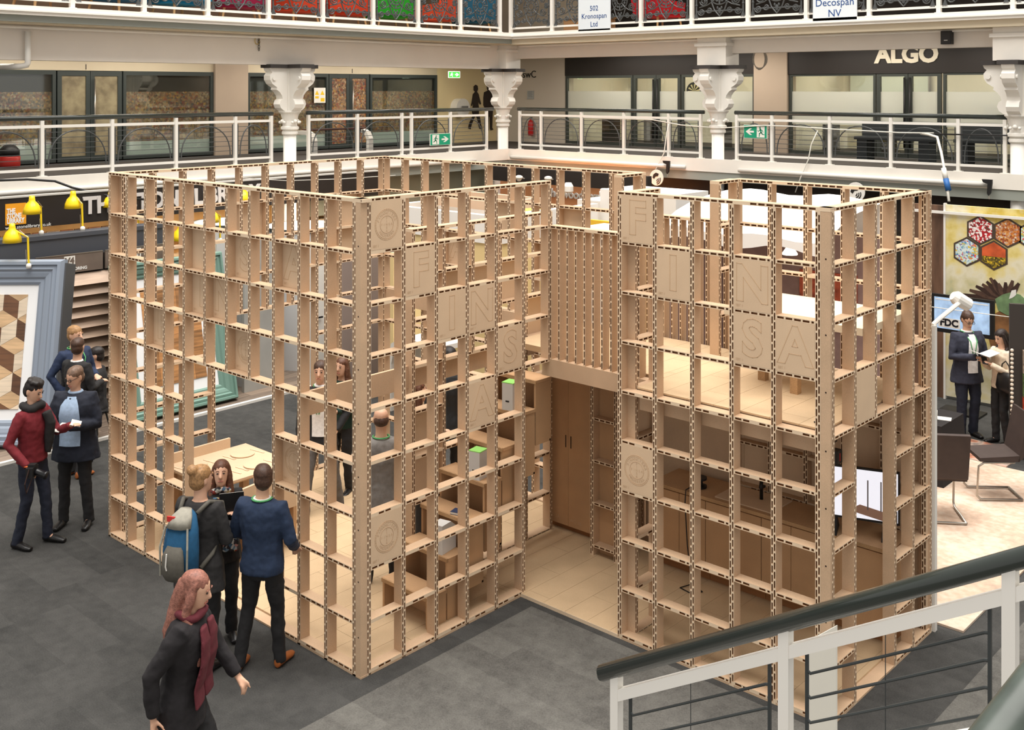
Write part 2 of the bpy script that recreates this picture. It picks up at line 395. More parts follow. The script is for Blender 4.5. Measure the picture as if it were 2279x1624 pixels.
# ------------------------------------------------------------------ first gallery railings
def infill(L):
    m_ = MB(); h0, h1 = .14, .74
    m_.box(.05, .062, -.008, .008, h0, h1); m_.box(L - .062, L - .05, -.008, .008, h0, h1)
    for k in range(7):
        z = h0 + .04 + k * .085; m_.box(.05, L - .05, -.004, .004, z, z + .009)
    a = (L - .2) / 2; pts = []
    for k in range(17):
        q = math.pi * k / 16; pts.append((L / 2 - a * math.cos(q), 0, h0 + .02 + (h1 - h0 - .04) * math.sin(q) ** .8))
    m_.tube(pts, .011, 6)
    return m_
def railing(label, pts, axis, const, hr0, hr1, arcs=True):
    """posts at the given coordinates along axis ('x' or 'y'); a dark handrail from hr0 to hr1"""
    rz = 0 if axis == 'x' else math.pi / 2
    t = thing('gallery_railing', label, 'railing', ((hr0, const, LOW) if axis == 'x' else (const, hr0, LOW)), rz, 'first gallery railings')
    o = hr0
    MB().tube([(0, 0, .92), (hr1 - o, 0, .92)], .038, 12).build('handrail', RAILM, t, smooth=True)
    MB().box(pts[0] - o, pts[-1] - o, -.014, .014, .765, .81).build('top_rail', WHITE2, t)
    MB().box(pts[0] - o, pts[-1] - o, -.014, .014, .095, .135).build('bottom_rail', WHITE2, t)
    pm = MB().box(-.027, .027, -.027, .027, .02, .88).box(-.07, .07, -.05, .05, 0, .02).mesh('post', WHITE2)
    for p in pts: link('post', pm, t, (p - o, 0, 0))
    if arcs:
        for a, c in zip(pts, pts[1:]):
            if c - a > .6: infill(c - a).build('arched_infill', IRON, t, (a - o, 0, 0))
    return t
railing('white gallery railing with dark handrail left of the scrolled column', [-.45, .72, 1.875, 3.028, 4.184, 5.363, 6.13], 'y', -9.98, -1.2, 6.16)
railing('white gallery railing between the two left cast-iron columns', [6.98, 8.17, 9.35, 9.62, 10.75, 11.88], 'y', -9.98, 6.94, 12.1)
railing('white gallery railing in front of the extinguisher and first office', [-9.62, -8.98, -7.83, -6.7, -5.58, -4.83], 'x', 12.6, -9.68, -4.75)
railing('white gallery railing in front of the office below the sign ALGO', [-4.02, -3.27, -2.115, -.986, .161, .9], 'x', 12.6, -4.06, .93)
railing('white gallery railing at the far right edge', [1.3, 2.4], 'x', 12.6, 1.25, 2.6)

# ------------------------------------------------------------------ upper gallery railing with cast-iron panels
def iron_panel(W=.98, H=.95):
    m_ = MB(); cx, cz = W / 2, .5
    def circ(x, z, r, rad=.012, n=20, a0=0, a1=2 * math.pi, nn=5):
        full = abs(a1 - a0) > 6.2
        pts = [(x + r * math.cos(a0 + (a1 - a0) * k / n), 0, z + r * math.sin(a0 + (a1 - a0) * k / n)) for k in range(n if full else n + 1)]
        m_.tube(pts, rad, nn, closed=full)
    circ(cx, cz, .2); circ(cx, cz, .075); circ(cx, cz, .14, .007)
    for k in range(8):
        q = k * math.pi / 4; m_.tube([(cx + .07 * math.cos(q), 0, cz + .07 * math.sin(q)), (cx + .2 * math.cos(q), 0, cz + .2 * math.sin(q))], [.006, .02], 5)
        m_.ball((cx + .135 * math.cos(q + .39), 0, cz + .135 * math.sin(q + .39)), (.028, .01, .028), n=6, k=4)
    for sx in (-1, 1):
        for sz in (-1, 1):
            for (ox, oz, r0, tn) in ((.31, .13, .085, 1.6), (.36, .33, .07, 1.5), (.2, .3, .06, 1.4), (.39, .02, .045, 1.3)):
                pts = []
                for k in range(16):
                    f = k / 15; q = f * tn * 2 * math.pi; r = r0 * (1 - .75 * f)
                    pts.append((cx + sx * (ox + r * math.cos(q)), 0, cz + sz * (oz + r * math.sin(q))))
                m_.tube(pts, .0125, 5); m_.ball(pts[-1], (.024, .014, .024), n=6, k=4)
            m_.tube([(cx + sx * .14, 0, cz + sz * .14), (cx + sx * .24, 0, cz + sz * .2), (cx + sx * .4, 0, cz + sz * .24)], .011, 5)
    # drop ornament below and above the rosette
    for s_ in (-1, 1):
        m_.tube([(cx - .16, 0, cz + s_ * .14), (cx - .1, 0, cz + s_ * .3), (cx - .05, 0, cz + s_ * .36), (cx, 0, cz + s_ * .42), (cx + .05, 0, cz + s_ * .36), (cx + .1, 0, cz + s_ * .3), (cx + .16, 0, cz + s_ * .14)], .014, 5)
        m_.ball((cx, 0, cz + s_ * .32), (.035, .012, .06), n=6, k=4); m_.ball((cx - .04, 0, cz + s_ * .26), (.02, .012, .03), n=6, k=4); m_.ball((cx + .04, 0, cz + s_ * .26), (.02, .012, .03), n=6, k=4)
    for x in (.03, W - .03):
        m_.tube([(x, 0, .06), (x, 0, H)], .016, 6)
        m_.prism([(x - .045, .04), (x + .045, .04), (x + .03, .08), (x + .012, .14), (x - .012, .14), (x - .03, .08)], 'y', -.02, .02)
        for z in (.3, .5, .7): m_.ball((x, 0, z), .026, n=6, k=4)
    m_.box(.03, W - .03, -.008, .008, .17, .195); m_.box(.03, W - .03, -.008, .008, .84, .865)
    return m_
def upper_rail(label, pts, axis, const):
    rz = 0 if axis == 'x' else math.pi / 2
    o = pts[0]
    t = thing('ironwork_railing', label, 'railing', ((o, const, UPZ) if axis == 'x' else (const, o, UPZ)), rz, 'upper gallery railings')
    MB().box(0, pts[-1] - o, -.02, .02, .1, .14).build('bottom_rail', WHITE2, t)
    MB().box(0, pts[-1] - o, -.02, .02, 1.05, 1.1).build('top_rail', WHITE2, t)
    pm = MB().box(-.035, .035, -.035, .035, .02, 1.08).box(-.06, .06, -.045, .045, .015, .03).mesh('post', WHITE2)
    for p in pts: link('post', pm, t, (p - o, 0, 0))
    for a, c in zip(pts, pts[1:]):
        if c - a > .5:
            Wp = c - a - .14
            q = link('cast_iron_panel', IPM, t, (a - o + .07, 0, .08)); q.scale = (Wp / .98, 1, 1)
    return t
IPM = iron_panel().mesh('cast_iron_panel', IRON)
lp = [atX(x, 10, -9.5).y for x in (-250, -70, 160, 320, 462, 597, 718, 830, 930, 1024, 1112)]
upper_rail('upper left gallery railing with black cast-iron panels', lp, 'y', -9.5)
rp = [atY(x, 10, 12.2).x for x in (1137, 1229, 1333, 1427, 1540, 1665, 1795, 1935, 2090, 2255, 2400)]
upper_rail('upper far gallery railing with black cast-iron panels', rp, 'x', 12.2)
def loopchair(px, Y_or_X, on, rgb, label, face):
    p = atX(px, 30, -10.5) if on == 'L' else atY(px, 30, 13.2)
    t = thing('lounge_chair', label, 'chair', (p.x, p.y, UPZ - .07), face, 'coloured chairs on the upper gallery')
    c_ = mat('felt_%d_%d_%d' % rgb, rgb, .9)
    MB().box(-.4, .4, -.34, .34, .33, .5).build('seat', c_, t)
    MB().hexa([(-.42, .25, .4), (.42, .25, .4), (.42, .4, .4), (-.42, .4, .4), (-.46, .33, .95), (.46, .33, .95), (.46, .48, .95), (-.46, .48, .95)]).build('backrest', c_, t)
    for s_ in (-1, 1): MB().hexa([(s_ * .38 - .05, -.3, .4), (s_ * .38 + .05, -.3, .4), (s_ * .38 + .05, .35, .4), (s_ * .38 - .05, .35, .4), (s_ * .44 - .05, -.28, .62), (s_ * .44 + .05, -.28, .62), (s_ * .44 + .05, .38, .7), (s_ * .44 - .05, .38, .7)]).build('armrest', c_, t)
    oak = mat('pale_oak', (196, 158, 112), .5)
    for x, y in ((-.3, -.26), (.3, -.26), (-.3, .28), (.3, .28)): MB().tube([(x, y, .34), (x * 1.2, y * 1.2, 0)], [.025, .016], 8).build('leg', oak, t)
for px_, rgb, l in ((95, (198, 72, 36), 'orange lounge chair at the left end of the upper gallery'), (258, (20, 92, 140), 'dark blue lounge chair on the upper gallery next to the orange one'), (396, (16, 118, 160), 'teal blue lounge chair on the upper gallery'), (532, (150, 26, 66), 'magenta lounge chair on the upper gallery'),
                    (655, (206, 66, 34), 'orange red lounge chair on the upper gallery right of the magenta one'), (770, (200, 60, 30), 'orange chair on the upper gallery beside the green sofa'), (862, (34, 150, 30), 'bright green lounge chair on the upper gallery'), (965, (212, 72, 40), 'orange chair on the upper gallery right of the green one'), (1050, (24, 80, 104), 'dark teal chair on the upper gallery by the corner post')):
    loopchair(px_, 0, 'L', rgb, l, R(-90) + (px_ % 7 - 3) * .15)
loopchair(1470, 0, 'R', (186, 24, 36), 'red chair behind the upper far railing', R(160))
# a waist-high grey counter and boxes at the corner of the upper gallery
tag(MB().box(-9.0, -7.9, 13.4, 13.9, 5.93, 6.35).box(-9.02, -7.88, 13.38, 13.92, 6.35, 6.38).build('brown_counter', mat('brown_card', (150, 112, 76), .8)), 'low brown counter behind the upper far railing', 'counter')
# ------------------------------------------------------------------ shop fronts along the first gallery
m, nt, b = nodemat('window_glass')
tr = nt.nodes.new('ShaderNodeBsdfTransparent'); gl = nt.nodes.new('ShaderNodeBsdfGlossy'); gl.inputs['Roughness'].default_value = .03
mx = nt.nodes.new('ShaderNodeMixShader'); mx.inputs[0].default_value = .09; tr.inputs[0].default_value = (.9, .93, .9, 1)
nt.links.new(tr.outputs[0], mx.inputs[1]); nt.links.new(gl.outputs[0], mx.inputs[2]); nt.links.new(mx.outputs[0], nt.nodes['Material Output'].inputs[0]); GLASS = m
m, nt, b = nodemat('frosted_glass')
tr = nt.nodes.new('ShaderNodeBsdfTransparent'); gl = nt.nodes.new('ShaderNodeBsdfTranslucent'); df = nt.nodes.new('ShaderNodeBsdfDiffuse')
gl.inputs[0].default_value = (.82, .83, .79, 1); df.inputs[0].default_value = (.66, .67, .62, 1); tr.inputs[0].default_value = (.93, .95, .91, 1)
mx = nt.nodes.new('ShaderNodeMixShader'); mx.inputs[0].default_value = .6; m2 = nt.nodes.new('ShaderNodeMixShader'); m2.inputs[0].default_value = .72
nt.links.new(gl.outputs[0], mx.inputs[1]); nt.links.new(df.outputs[0], mx.inputs[2]); nt.links.new(tr.outputs[0], m2.inputs[1]); nt.links.new(mx.outputs[0], m2.inputs[2]); nt.links.new(m2.outputs[0], nt.nodes['Material Output'].inputs[0]); FROST = m
# printed crowd picture in the shop windows
m, nt, b = nodemat('crowd_print')
v = tex(nt, 'ShaderNodeTexVoronoi', 11.0, stretch=(1, 1, 1)); v2 = tex(nt, 'ShaderNodeTexVoronoi', 26.0); n = tex(nt, 'ShaderNodeTexNoise', 1.2, detail=4)
sep = nt.nodes.new('ShaderNodeSeparateColor'); nt.links.new(v2.outputs['Color'], sep.inputs[0])
c1 = ramp(nt, sep.outputs[0], [(.0, (60, 48, 44)), (.2, (128, 96, 72)), (.38, (176, 142, 104)), (.52, (120, 40, 34)), (.62, (200, 176, 140)), (.72, (56, 66, 84)), (.82, (196, 148, 60)), (.92, (150, 58, 44)), (1.0, (86, 76, 70))])
c2 = ramp(nt, n.outputs['Fac'], [(.35, (50, 44, 40)), (.5, (112, 92, 74)), (.65, (170, 150, 116))])
mx = nt.nodes.new('ShaderNodeMix'); mx.data_type = 'RGBA'; mx.inputs[0].default_value = .34; nt.links.new(c1, mx.inputs[6]); nt.links.new(c2, mx.inputs[7]); nt.links.new(mx.outputs[2], b.inputs['Base Color'])
b.inputs['Roughness'].default_value = .35; CROWD = m
DGRN = mat('dark_green_grey_frame', (58, 64, 62), .4)
WIN = [0]
def winno(): WIN[0] += 1; return WIN[0]
def leftwin(y0, y1, label, f=.06, printed=True):
    t = bpy.data.objects.new('window_%d' % winno(), None); COL.objects.link(t); t.location = (XB, y0, 3.42); t.rotation_euler = (0, 0, math.pi / 2); t['kind'] = 'structure'; t['label'] = label
    L = y1 - y0
    MB().box(0, L, -.05, .03, 0, .07).box(0, L, -.05, .03, 1.62, 1.7).box(0, f, -.05, .03, 0.07, 1.62).box(L - f, L, -.05, .03, .07, 1.62).build('window_frame', DGRN, t)
    MB().box(f, L - f, -.02, -.012, .07, 1.62).build('window_pane', GLASS, t)
    if printed:
        MB().box(f, L - f, .0, .01, .33, 1.3).build('crowd_poster', CROWD, t)
        MB().box(f, L - f, .0, .01, .07, .33).build('white_band', mat('frosted_white_print', (196, 204, 202), .5), t)
        MB().box(f, L - f, .02, .03, 1.3, 1.62).build('dark_blind', mat('dark_blind', (38, 32, 28), .6), t)
def leftdoor(y0, y1, label, n, crumpled):
    t = bpy.data.objects.new('door_%d' % n, None); COL.objects.link(t); t.location = (XB, y0, 3.42); t.rotation_euler = (0, 0, math.pi / 2); t['kind'] = 'structure'; t['label'] = label
    L = y1 - y0; h = L / 2
    for k in range(2):
        a = k * h
        MB().box(a, a + h - .008, -.05, .0, 0, .1).box(a, a + h - .008, -.05, .0, 1.6, 1.69).box(a, a + .08, -.05, .0, .1, 1.6).box(a + h - .09, a + h - .008, -.05, .0, .1, 1.6).build('door_leaf', DGRN, t)
        MB().box(a + .08, a + h - .09, -.03, -.02, .1, 1.6).build('door_pane', crumpled, t)
    MB().tube([(h + .06, -.1, .15), (h + .06, -.1, 1.55)], .014, 8).build('pull_handle', STEEL, t, smooth=True)
m, nt, b = nodemat('brown_paper_cover'); n = tex(nt, 'ShaderNodeTexNoise', 5, detail=9); nt.links.new(ramp(nt, n.outputs['Fac'], [(.35, (118, 106, 84)), (.65, (158, 146, 116))]), b.inputs['Base Color']); b.inputs['Roughness'].default_value = .3
bp = nt.nodes.new('ShaderNodeBump'); bp.inputs['Strength'].default_value = .6; nt.links.new(n.outputs['Fac'], bp.inputs['Height']); nt.links.new(bp.outputs['Normal'], b.inputs['Normal']); PAPERC = m
leftwin(.2, 3.42, 'shop window with printed crowd picture at the left edge')
leftdoor(3.45, 4.72, 'double shop door papered over inside', 1, PAPERC)
leftwin(4.74, 6.72, 'shop window with crowd picture right of the papered door')
leftwin(7.55, 9.7, 'shop window with crowd picture behind the left column')
leftdoor(9.72, 10.9, 'dark framed double shop door showing the crowd picture', 2, CROWD)
leftwin(10.93, 13.1, 'shop window with crowd picture near the gallery corner')
w_ = MB(); w_.box(XB - .3, XB + .02, -6, .2, 3.4, 5.14); w_.box(XB - .3, XB + .02, -6, 13.12, 5.12, 5.76); struct(w_.build('wall_left_header', CREAM), 'cream header above the left shop windows')
struct(MB().box(XB - .3, XB + .1, 6.74, 7.53, 3.4, 5.76).build('wall_left_pier', TAUPE), 'taupe pier between the left shop windows')
struct(MB().box(XB - .3, XB + .02, 13.12, YB, 3.4, 5.76).build('wall_left_end', mat('warm_cream', (226, 206, 160), .7)), 'warm cream wall at the gallery corner')
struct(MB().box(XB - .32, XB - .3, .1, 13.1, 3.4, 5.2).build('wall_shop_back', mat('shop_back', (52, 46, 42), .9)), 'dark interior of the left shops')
for y_ in (4.0, 8.6, 10.4):
    struct(MB().box(XB + .02, XB + .03, y_, y_ + .012, 5.14, 5.24).build('trim_12', BLACK))
# far side
struct(MB().box(XB, -10.5, YB - .02, YB + .3, 3.4, 5.76).build('wall_far_end', mat('pale_taupe', (206, 194, 178), .75)), 'pale taupe wall beside the far offices')
struct(MB().box(.62, 14, YB - .02, YB + .3, 3.4, 5.76).build('wall_far_right', TAUPE), 'taupe wall right of the far offices')
struct(MB().box(-5.15, -4.36, YB - .1, YB + .3, 3.4, 5.76).build('wall_far_pier', TAUPE), 'taupe pier between the two far offices')
struct(MB().box(-10.5, -5.15, YB - .04, YB + .2, 5.1, 5.76).build('wall_far_header', FASC), 'dark brown header above the first far office')
algo = thing('shop_sign', 'dark brown fascia sign with cream letters ALGO', 'sign', (-2.0, YB - .06, 5.08))
MB().box(-2.36, 2.6, 0, .26, 0, .68).build('sign_board', FASC, algo)
text('sign_letters', 'ALGO', .46, mat('cream_letters', (232, 222, 200), .5), algo, (.2, -.012, .36), ext=.012, sx=1.0, bold=.02)
def farwin(x0, x1, label):
    t = bpy.data.objects.new('window_%d' % winno(), None); COL.objects.link(t); t.location = (x0, YB, 3.42); t['kind'] = 'structure'; t['label'] = label
    L = x1 - x0; f = .05
    MB().box(0, L, -.04, .04, 0, .06).box(0, L, -.04, .04, 1.62, 1.68).box(0, f, -.04, .04, .06, 1.62).box(L - f, L, -.04, .04, .06, 1.62).build('window_frame', DARK, t)
    MB().box(f, L - f, -.004, .004, .06, .62).build('window_pane', GLASS, t); MB().box(f, L - f, -.004, .004, 1.3, 1.62).build('window_pane', GLASS, t)
    MB().box(f, L - f, -.005, .005, .62, 1.3).build('frosted_band', FROST, t)
def fardoor(x0, x1, n, label):
    t = bpy.data.objects.new('door_%d' % n, None); COL.objects.link(t); t.location = (x0, YB, 3.42); t['kind'] = 'structure'; t['label'] = label
    L = x1 - x0; h = L / 2
    for k in range(2):
        a = k * h
        MB().box(a, a + h - .01, -.04, .04, 0, .08).box(a, a + h - .01, -.04, .04, 1.6, 1.68).box(a, a + .07, -.04, .04, .08, 1.6).box(a + h - .08, a + h - .01, -.04, .04, .08, 1.6).build('door_leaf', DARK, t)
        MB().box(a + .07, a + h - .08, -.004, .004, .08, .62).box(a + .07, a + h - .08, -.004, .004, 1.3, 1.6).build('door_pane', GLASS, t)
        MB().box(a + .07, a + h - .08, -.005, .005, .62, 1.3).build('frosted_band', FROST, t)
        q = h - .06 if k == 0 else h + .05
        MB().tube([(q, -.09, .2), (q, -.09, 1.58)], .02, 8).build('pull_handle', BLACK, t, smooth=True)
farwin(-10.48, -8.42, 'first far office window with frosted band'); fardoor(-8.4, -7.07, 3, 'glazed double door of the first far office'); farwin(-7.04, -5.16, 'first far office window beside the column')
farwin(-4.34, -2.44, 'second far office window left of the doors'); fardoor(-2.42, -1.13, 4, 'glazed double door below the sign ALGO'); farwin(-1.1, .6, 'second far office window right of the doors')
# offices behind: warm lit rooms
r_ = MB(); r_.box(-10.7, 1.5, 18.2, 18.3, 3.4, 5.7); r_.box(-10.8, -10.7, 15.5, 18.2, 3.4, 5.7); r_.box(-4.9, -4.6, 15.5, 18.2, 3.4, 5.7)
struct(r_.build('wall_office', mat('office_wall', (236, 228, 208), .8)), 'cream walls inside the far offices')
for k, (x, y) in enumerate(((-9, 16.8), (-6.6, 16.8), (-3.2, 16.8), (-.8, 16.8))):
    o = tag(MB().box(-.6, .6, -.3, .3, 0, .05).build('ceiling_light', glow('office_lamp', (255, 248, 235), 9.0), None, (x, y, 5.45)), ['ceiling light in the first far office by the dartboard', 'ceiling light in the first far office near the column', 'ceiling light in the second office above the whiteboard', 'ceiling light in the second office behind the doors'][k], 'light')
wb = thing('whiteboard', 'whiteboard behind the glass of the second office', 'whiteboard', (-3.4, 18.1, 4.1))
MB().box(-.9, .9, 0, .04, 0, 1.0).build('board', mat('board_white', (214, 220, 206), .3), wb); MB().box(-.93, .93, -.005, .05, -.03, 0).box(-.93, .93, -.005, .05, 1, 1.03).box(-.93, -.9, -.005, .05, 0, 1.0).box(.9, .93, -.005, .05, 0, 1.0).build('frame', STEEL, wb)
db = thing('dartboard', 'round dartboard seen through the first office door', 'dartboard', (-8.55, 18.15, 4.72))
o = MB().lathe([(.23, 0), (.23, .04)], n=24).build('rim', BLACK, db); o.rotation_euler = (R(90), 0, 0)
dm = MB()
for k in range(20):
    a, c = 2 * math.pi * k / 20, 2 * math.pi * (k + 1) / 20
    dm.tri((0, -.042, 0), (.18 * math.cos(a), -.042, .18 * math.sin(a)), (.18 * math.cos(c), -.042, .18 * math.sin(c)), k % 2)
dm.build('segments', [mat('dart_cream', (222, 206, 160), .7), mat('dart_black', (34, 30, 28), .7)], db)
for k, (x, y, l) in enumerate(((-9.2, 16.3, 'dark office desk in the first far office'), (-6.0, 16.4, 'dark office desk behind the column in the far office'), (-3.3, 16.4, 'dark office desk below the whiteboard'), (-.4, 16.2, 'dark office desk at the far right office'))):
    t = thing('office_desk', l, 'desk', (x, y, 3.4), 0, 'office desks')
    MB().box(-.7, .7, -.35, .35, .68, .72).build('desk_top', mat('dark_desk', (60, 54, 48), .5), t); MB().box(-.68, -.6, -.33, .33, 0, .68).build('panel_leg', MATS['dark_desk'], t); MB().box(.6, .68, -.33, .33, 0, .68).build('panel_leg', MATS['dark_desk'], t)
    MB().box(-.25, .2, .0, .04, .78, 1.05).box(-.06, .02, .0, .03, .72, .8).build('monitor', BLACK, t)
# dark bench tables right in front of the second office
for k, (x, l) in enumerate(((-1.7, 'dark grey gallery bench in front of the office doors'), (.2, 'dark grey gallery bench at the right end of the office'))):
    t = thing('gallery_bench', l, 'bench', (x, 14.5, 3.4))
    c_ = mat('bench_dark', (50, 54, 56), .6)
    MB().box(-.75, .75, -.2, .2, .4, .46).build('seat', c_, t); MB().box(-.75, .75, .16, .2, .46, .75).build('backrest', c_, t)
    MB().box(-.7, -.5, -.18, .18, 0, .4).build('leg', c_, t); MB().box(.5, .7, -.18, .18, 0, .4).build('leg', c_, t)
# curved white bench with brown slats on the left gallery
t = thing('slatted_bench', 'curved white bench with brown slats on the left gallery', 'bench', (-11.6, 8.1, 3.4), math.pi / 2)
endp = [(-.28, 0), (-.28, .3), (-.2, .44), (-.05, .5), (.25, .5), (.25, .42), (-.02, .42), (-.13, .38), (-.19, .28), (-.19, 0)]
for x in (0, 1.5): MB().prism([(p[0], p[1]) for p in endp], 'x', x, x + .12).build('end_support', WHITE2, t)
for k in range(4): MB().box(.12, 1.5, -.12 + k * .1, -.05 + k * .1, .5, .525).build('slat', mat('mahogany', (72, 32, 26), .5), t)

# ------------------------------------------------------------------ signs and fittings on the galleries
EXG = mat('exit_green', (22, 150, 112), .5)
def exit_sign(label, loc, rotz, W, H, arrow, lit=False, parent=None):
    t = thing('exit_sign', label, 'sign', loc, rotz, None)
    gr = glow('lit_exit_green', (60, 190, 60), 1.6) if lit else EXG; wh = glow('lit_exit_white', (235, 255, 225), 2.2) if lit else WHITE2
    MB().box(-W / 2 - .008, W / 2 + .008, 0, .02, -H / 2 - .008, H / 2 + .008).build('border', wh, t)
    MB().box(-W / 2, W / 2, -.003, 0, -H / 2, H / 2).build('plate', gr, t)
    s_ = -1 if arrow == 'L' else 1
    dx = -s_ * W * .24
    if not lit: MB().box(dx - W * .17, dx + W * .17, -.005, -.003, -H * .44, H * .44).build('door_symbol', wh, t)
    a = W * .22 * s_; z = H * .26
    MB().prism([(a + s_ * W * .2, 0), (a + s_ * W * .02, z), (a - s_ * W * .08, z), (a + s_ * W * .04, z * .28), (a - s_ * W * .16, z * .28), (a - s_ * W * .16, -z * .28), (a + s_ * W * .04, -z * .28), (a - s_ * W * .08, -z), (a + s_ * W * .02, -z)], 'y', -.006, -.003).build('arrow', wh, t)
    fm = MB(); hh = H * .42
    def P(x, zz): return (dx + s_ * x * hh, -.0055, zz * hh)
    fig = gr if not lit else wh
    for A, B_, wd in ((P(.05, .45), P(-.1, -.1), .3), (P(-.1, -.1), P(.25, -.35), .2), (P(.25, -.35), P(.3, -.85), .17), (P(-.1, -.1), P(-.35, -.4), .2), (P(-.35, -.4), P(-.7, -.5), .16), (P(.05, .4), P(-.35, .25), .14), (P(-.35, .25), P(-.5, -.05), .13), (P(.08, .4), P(.4, .1), .14), (P(.4, .1), P(.65, .2), .12), (P(.12, .62), P(.13, .8), .26)):
        strip(fm, A, B_, wd * hh, .001)
    fm.build('running_figure', fig, t)
    if lit: MB().tube([(0, .01, H / 2), (0, .01, 5.76 - loc[2] if loc[2] > 3.5 else 3.12 - loc[2])], .006, 5).build('hanger_rod', STEEL, t)
    return t
p = atX(980, 310, -9.93); exit_sign('green exit sign with right arrow hung on the left gallery railing', (p.x, p.y, p.z), math.pi / 2, .58, .235, 'R')
p = atY(1681, 293, 12.55); exit_sign('green exit sign with left arrow hung on the far gallery railing', (p.x, p.y, p.z), 0, .48, .24, 'L')
p = atX(1011, 166, -12.0); exit_sign('lit green exit sign below the gallery soffit near the couple silhouette', (p.x, p.y, p.z), math.pi / 2 - .3, .3, .14, 'R', True)
p = atY(1225, 365, 14.15); exit_sign('lit green exit sign under the far gallery by the corner column', (p.x, p.y, p.z), .4, .32, .15, 'L', True)
# couple silhouette on the cream wall
def sil(pts): return [(x, z) for x, z in pts]
t = thing('wall_silhouette', 'black silhouette of a walking woman on the cream wall', 'decal', (XB + .03, 14.5, atX(1062, 288, XB).z), math.pi / 2); t.scale = (.72, 1, .72)
WOM = [(-.02, 1.62), (-.12, 1.56), (-.12, 1.42), (-.05, 1.36), (-.16, 1.28), (-.22, 1.0), (-.26, .86), (-.2, .86), (-.17, .98), (-.15, .88), (-.2, .72), (-.18, .58), (-.14, .55), (-.22, .42), (-.34, .24), (-.4, .06), (-.28, .02), (-.22, .2), (-.06, .46), (0, .5), (.08, .38), (.12, .2), (.18, .03), (.32, .0), (.24, .24), (.2, .44), (.14, .58), (.16, .74), (.12, .9), (.12, 1.02), (.2, .9), (.26, .92), (.2, 1.08), (.13, 1.28), (.05, 1.36), (.1, 1.46), (.08, 1.58)]
MB().prism(WOM, 'y', -.012, 0).build('vinyl_figure', mat('black_vinyl', (48, 38, 30), .6), t)
t = thing('wall_silhouette', 'black silhouette of a walking man on the cream wall beside the column', 'decal', (XB + .03, 14.98, atX(1090, 290, XB).z), math.pi / 2); t.scale = (.72, 1, .72)
MAN = [(0, 1.72), (-.1, 1.66), (-.1, 1.52), (-.05, 1.46), (-.24, 1.4), (-.28, 1.2), (-.28, .92), (-.2, .82), (-.18, .5), (-.12, .1), (-.2, .04), (-.02, 0), (0, .5), (.06, .5), (.06, .08), (.1, 0), (.24, .02), (.18, .1), (.2, .5), (.22, .82), (.3, .9), (.28, 1.2), (.24, 1.4), (.05, 1.46), (.1, 1.54), (.09, 1.66)]
MB().prism(MAN, 'y', -.012, 0).build('vinyl_figure', MATS['black_vinyl'], t)
p = atY(1178, 166, YB - .03); text('wall_lettering', 'swC', .26, BLACK, None, p, 0, .004); tag(bpy.data.objects['wall_lettering'], 'small black letters swC on the pale wall', 'lettering')
p = atY(1181, 211, YB - .03); t = thing('notice', 'small grey notice board on the pale wall below the letters', 'notice', p); MB().box(-.11, .11, -.012, 0, -.11, .11).build('plate', mat('notice_grey', (176, 176, 172), .5), t)
ml = MB()
for k in range(5): ml.box(-.08, .08 - .03 * (k % 2), -.014, -.012, .07 - k * .03, .078 - k * .03)
ml.build('text_lines', mat('notice_text', (110, 110, 110), .6), t)
p = atY(1181, 290, YB - .12); t = thing('fire_extinguisher', 'red fire extinguisher behind the far gallery railing', 'extinguisher', (p.x, p.y, 3.78))
MB().lathe([(.06, -.2), (.07, -.18), (.07, .12), (.05, .18), (.02, .2), (.02, .24)], n=16).build('cylinder', mat('ext_red', (188, 34, 34), .35), t, smooth=True); MB().box(-.03, .05, -.01, .01, .24, .27).build('handle', BLACK, t)
p = atX(1025, 240, XB + .15); t = thing('hose_reel', 'round white fire hose reel on the cream corner wall', 'hose reel', p, math.pi / 2)
o = MB().lathe([(.05, -.14), (.24, -.14), (.24, .1), (.05, .1)], n=24).build('drum', WHITE2, t); o.rotation_euler = (R(90), 0, 0); MB().box(-.1, .1, -.18, -.14, -.05, .05).build('label_plate', mat('reel_plate', (120, 120, 116), .5), t)
p = atX(1, 345, XB + .6); t = thing('vacuum_cleaner', 'red and black drum vacuum cleaner inside the left shop window', 'vacuum', (XB + .35, 2.45, 3.4))
MB().lathe([(.17, 0), (.18, .03), (.18, .18), (.16, .2)], n=20).build('drum', mat('vac_red', (170, 40, 34), .4), t, smooth=True); MB().lathe([(.17, .2), (.17, .3), (.1, .38), (.04, .4)], n=20).build('cap', BLACK, t, smooth=True)
p = atX(711, 213, XB - .05 + .1); t = thing('warning_sign', 'yellow triangle warning notices on the shop window behind the column', 'sign', (XB - .01 + .0, p.y, p.z), math.pi / 2)
t.location.x = XB + .06
MB().box(-.16, .16, -.004, 0, -.16, .18).build('white_card', WHITE2, t)
for x in (-.08, .07): MB().prism([(x - .055, .02), (x + .055, .02), (x, .12)], 'y', -.006, -.004).build('yellow_triangle', mat('sign_yellow', (232, 190, 30), .5), t)
MB().box(-.13, -.03, -.006, -.004, -.06, -.01).build('yellow_strip', MATS['sign_yellow'], t); MB().box(.02, .13, -.006, -.004, -.13, -.05).build('yellow_strip', MATS['sign_yellow'], t)
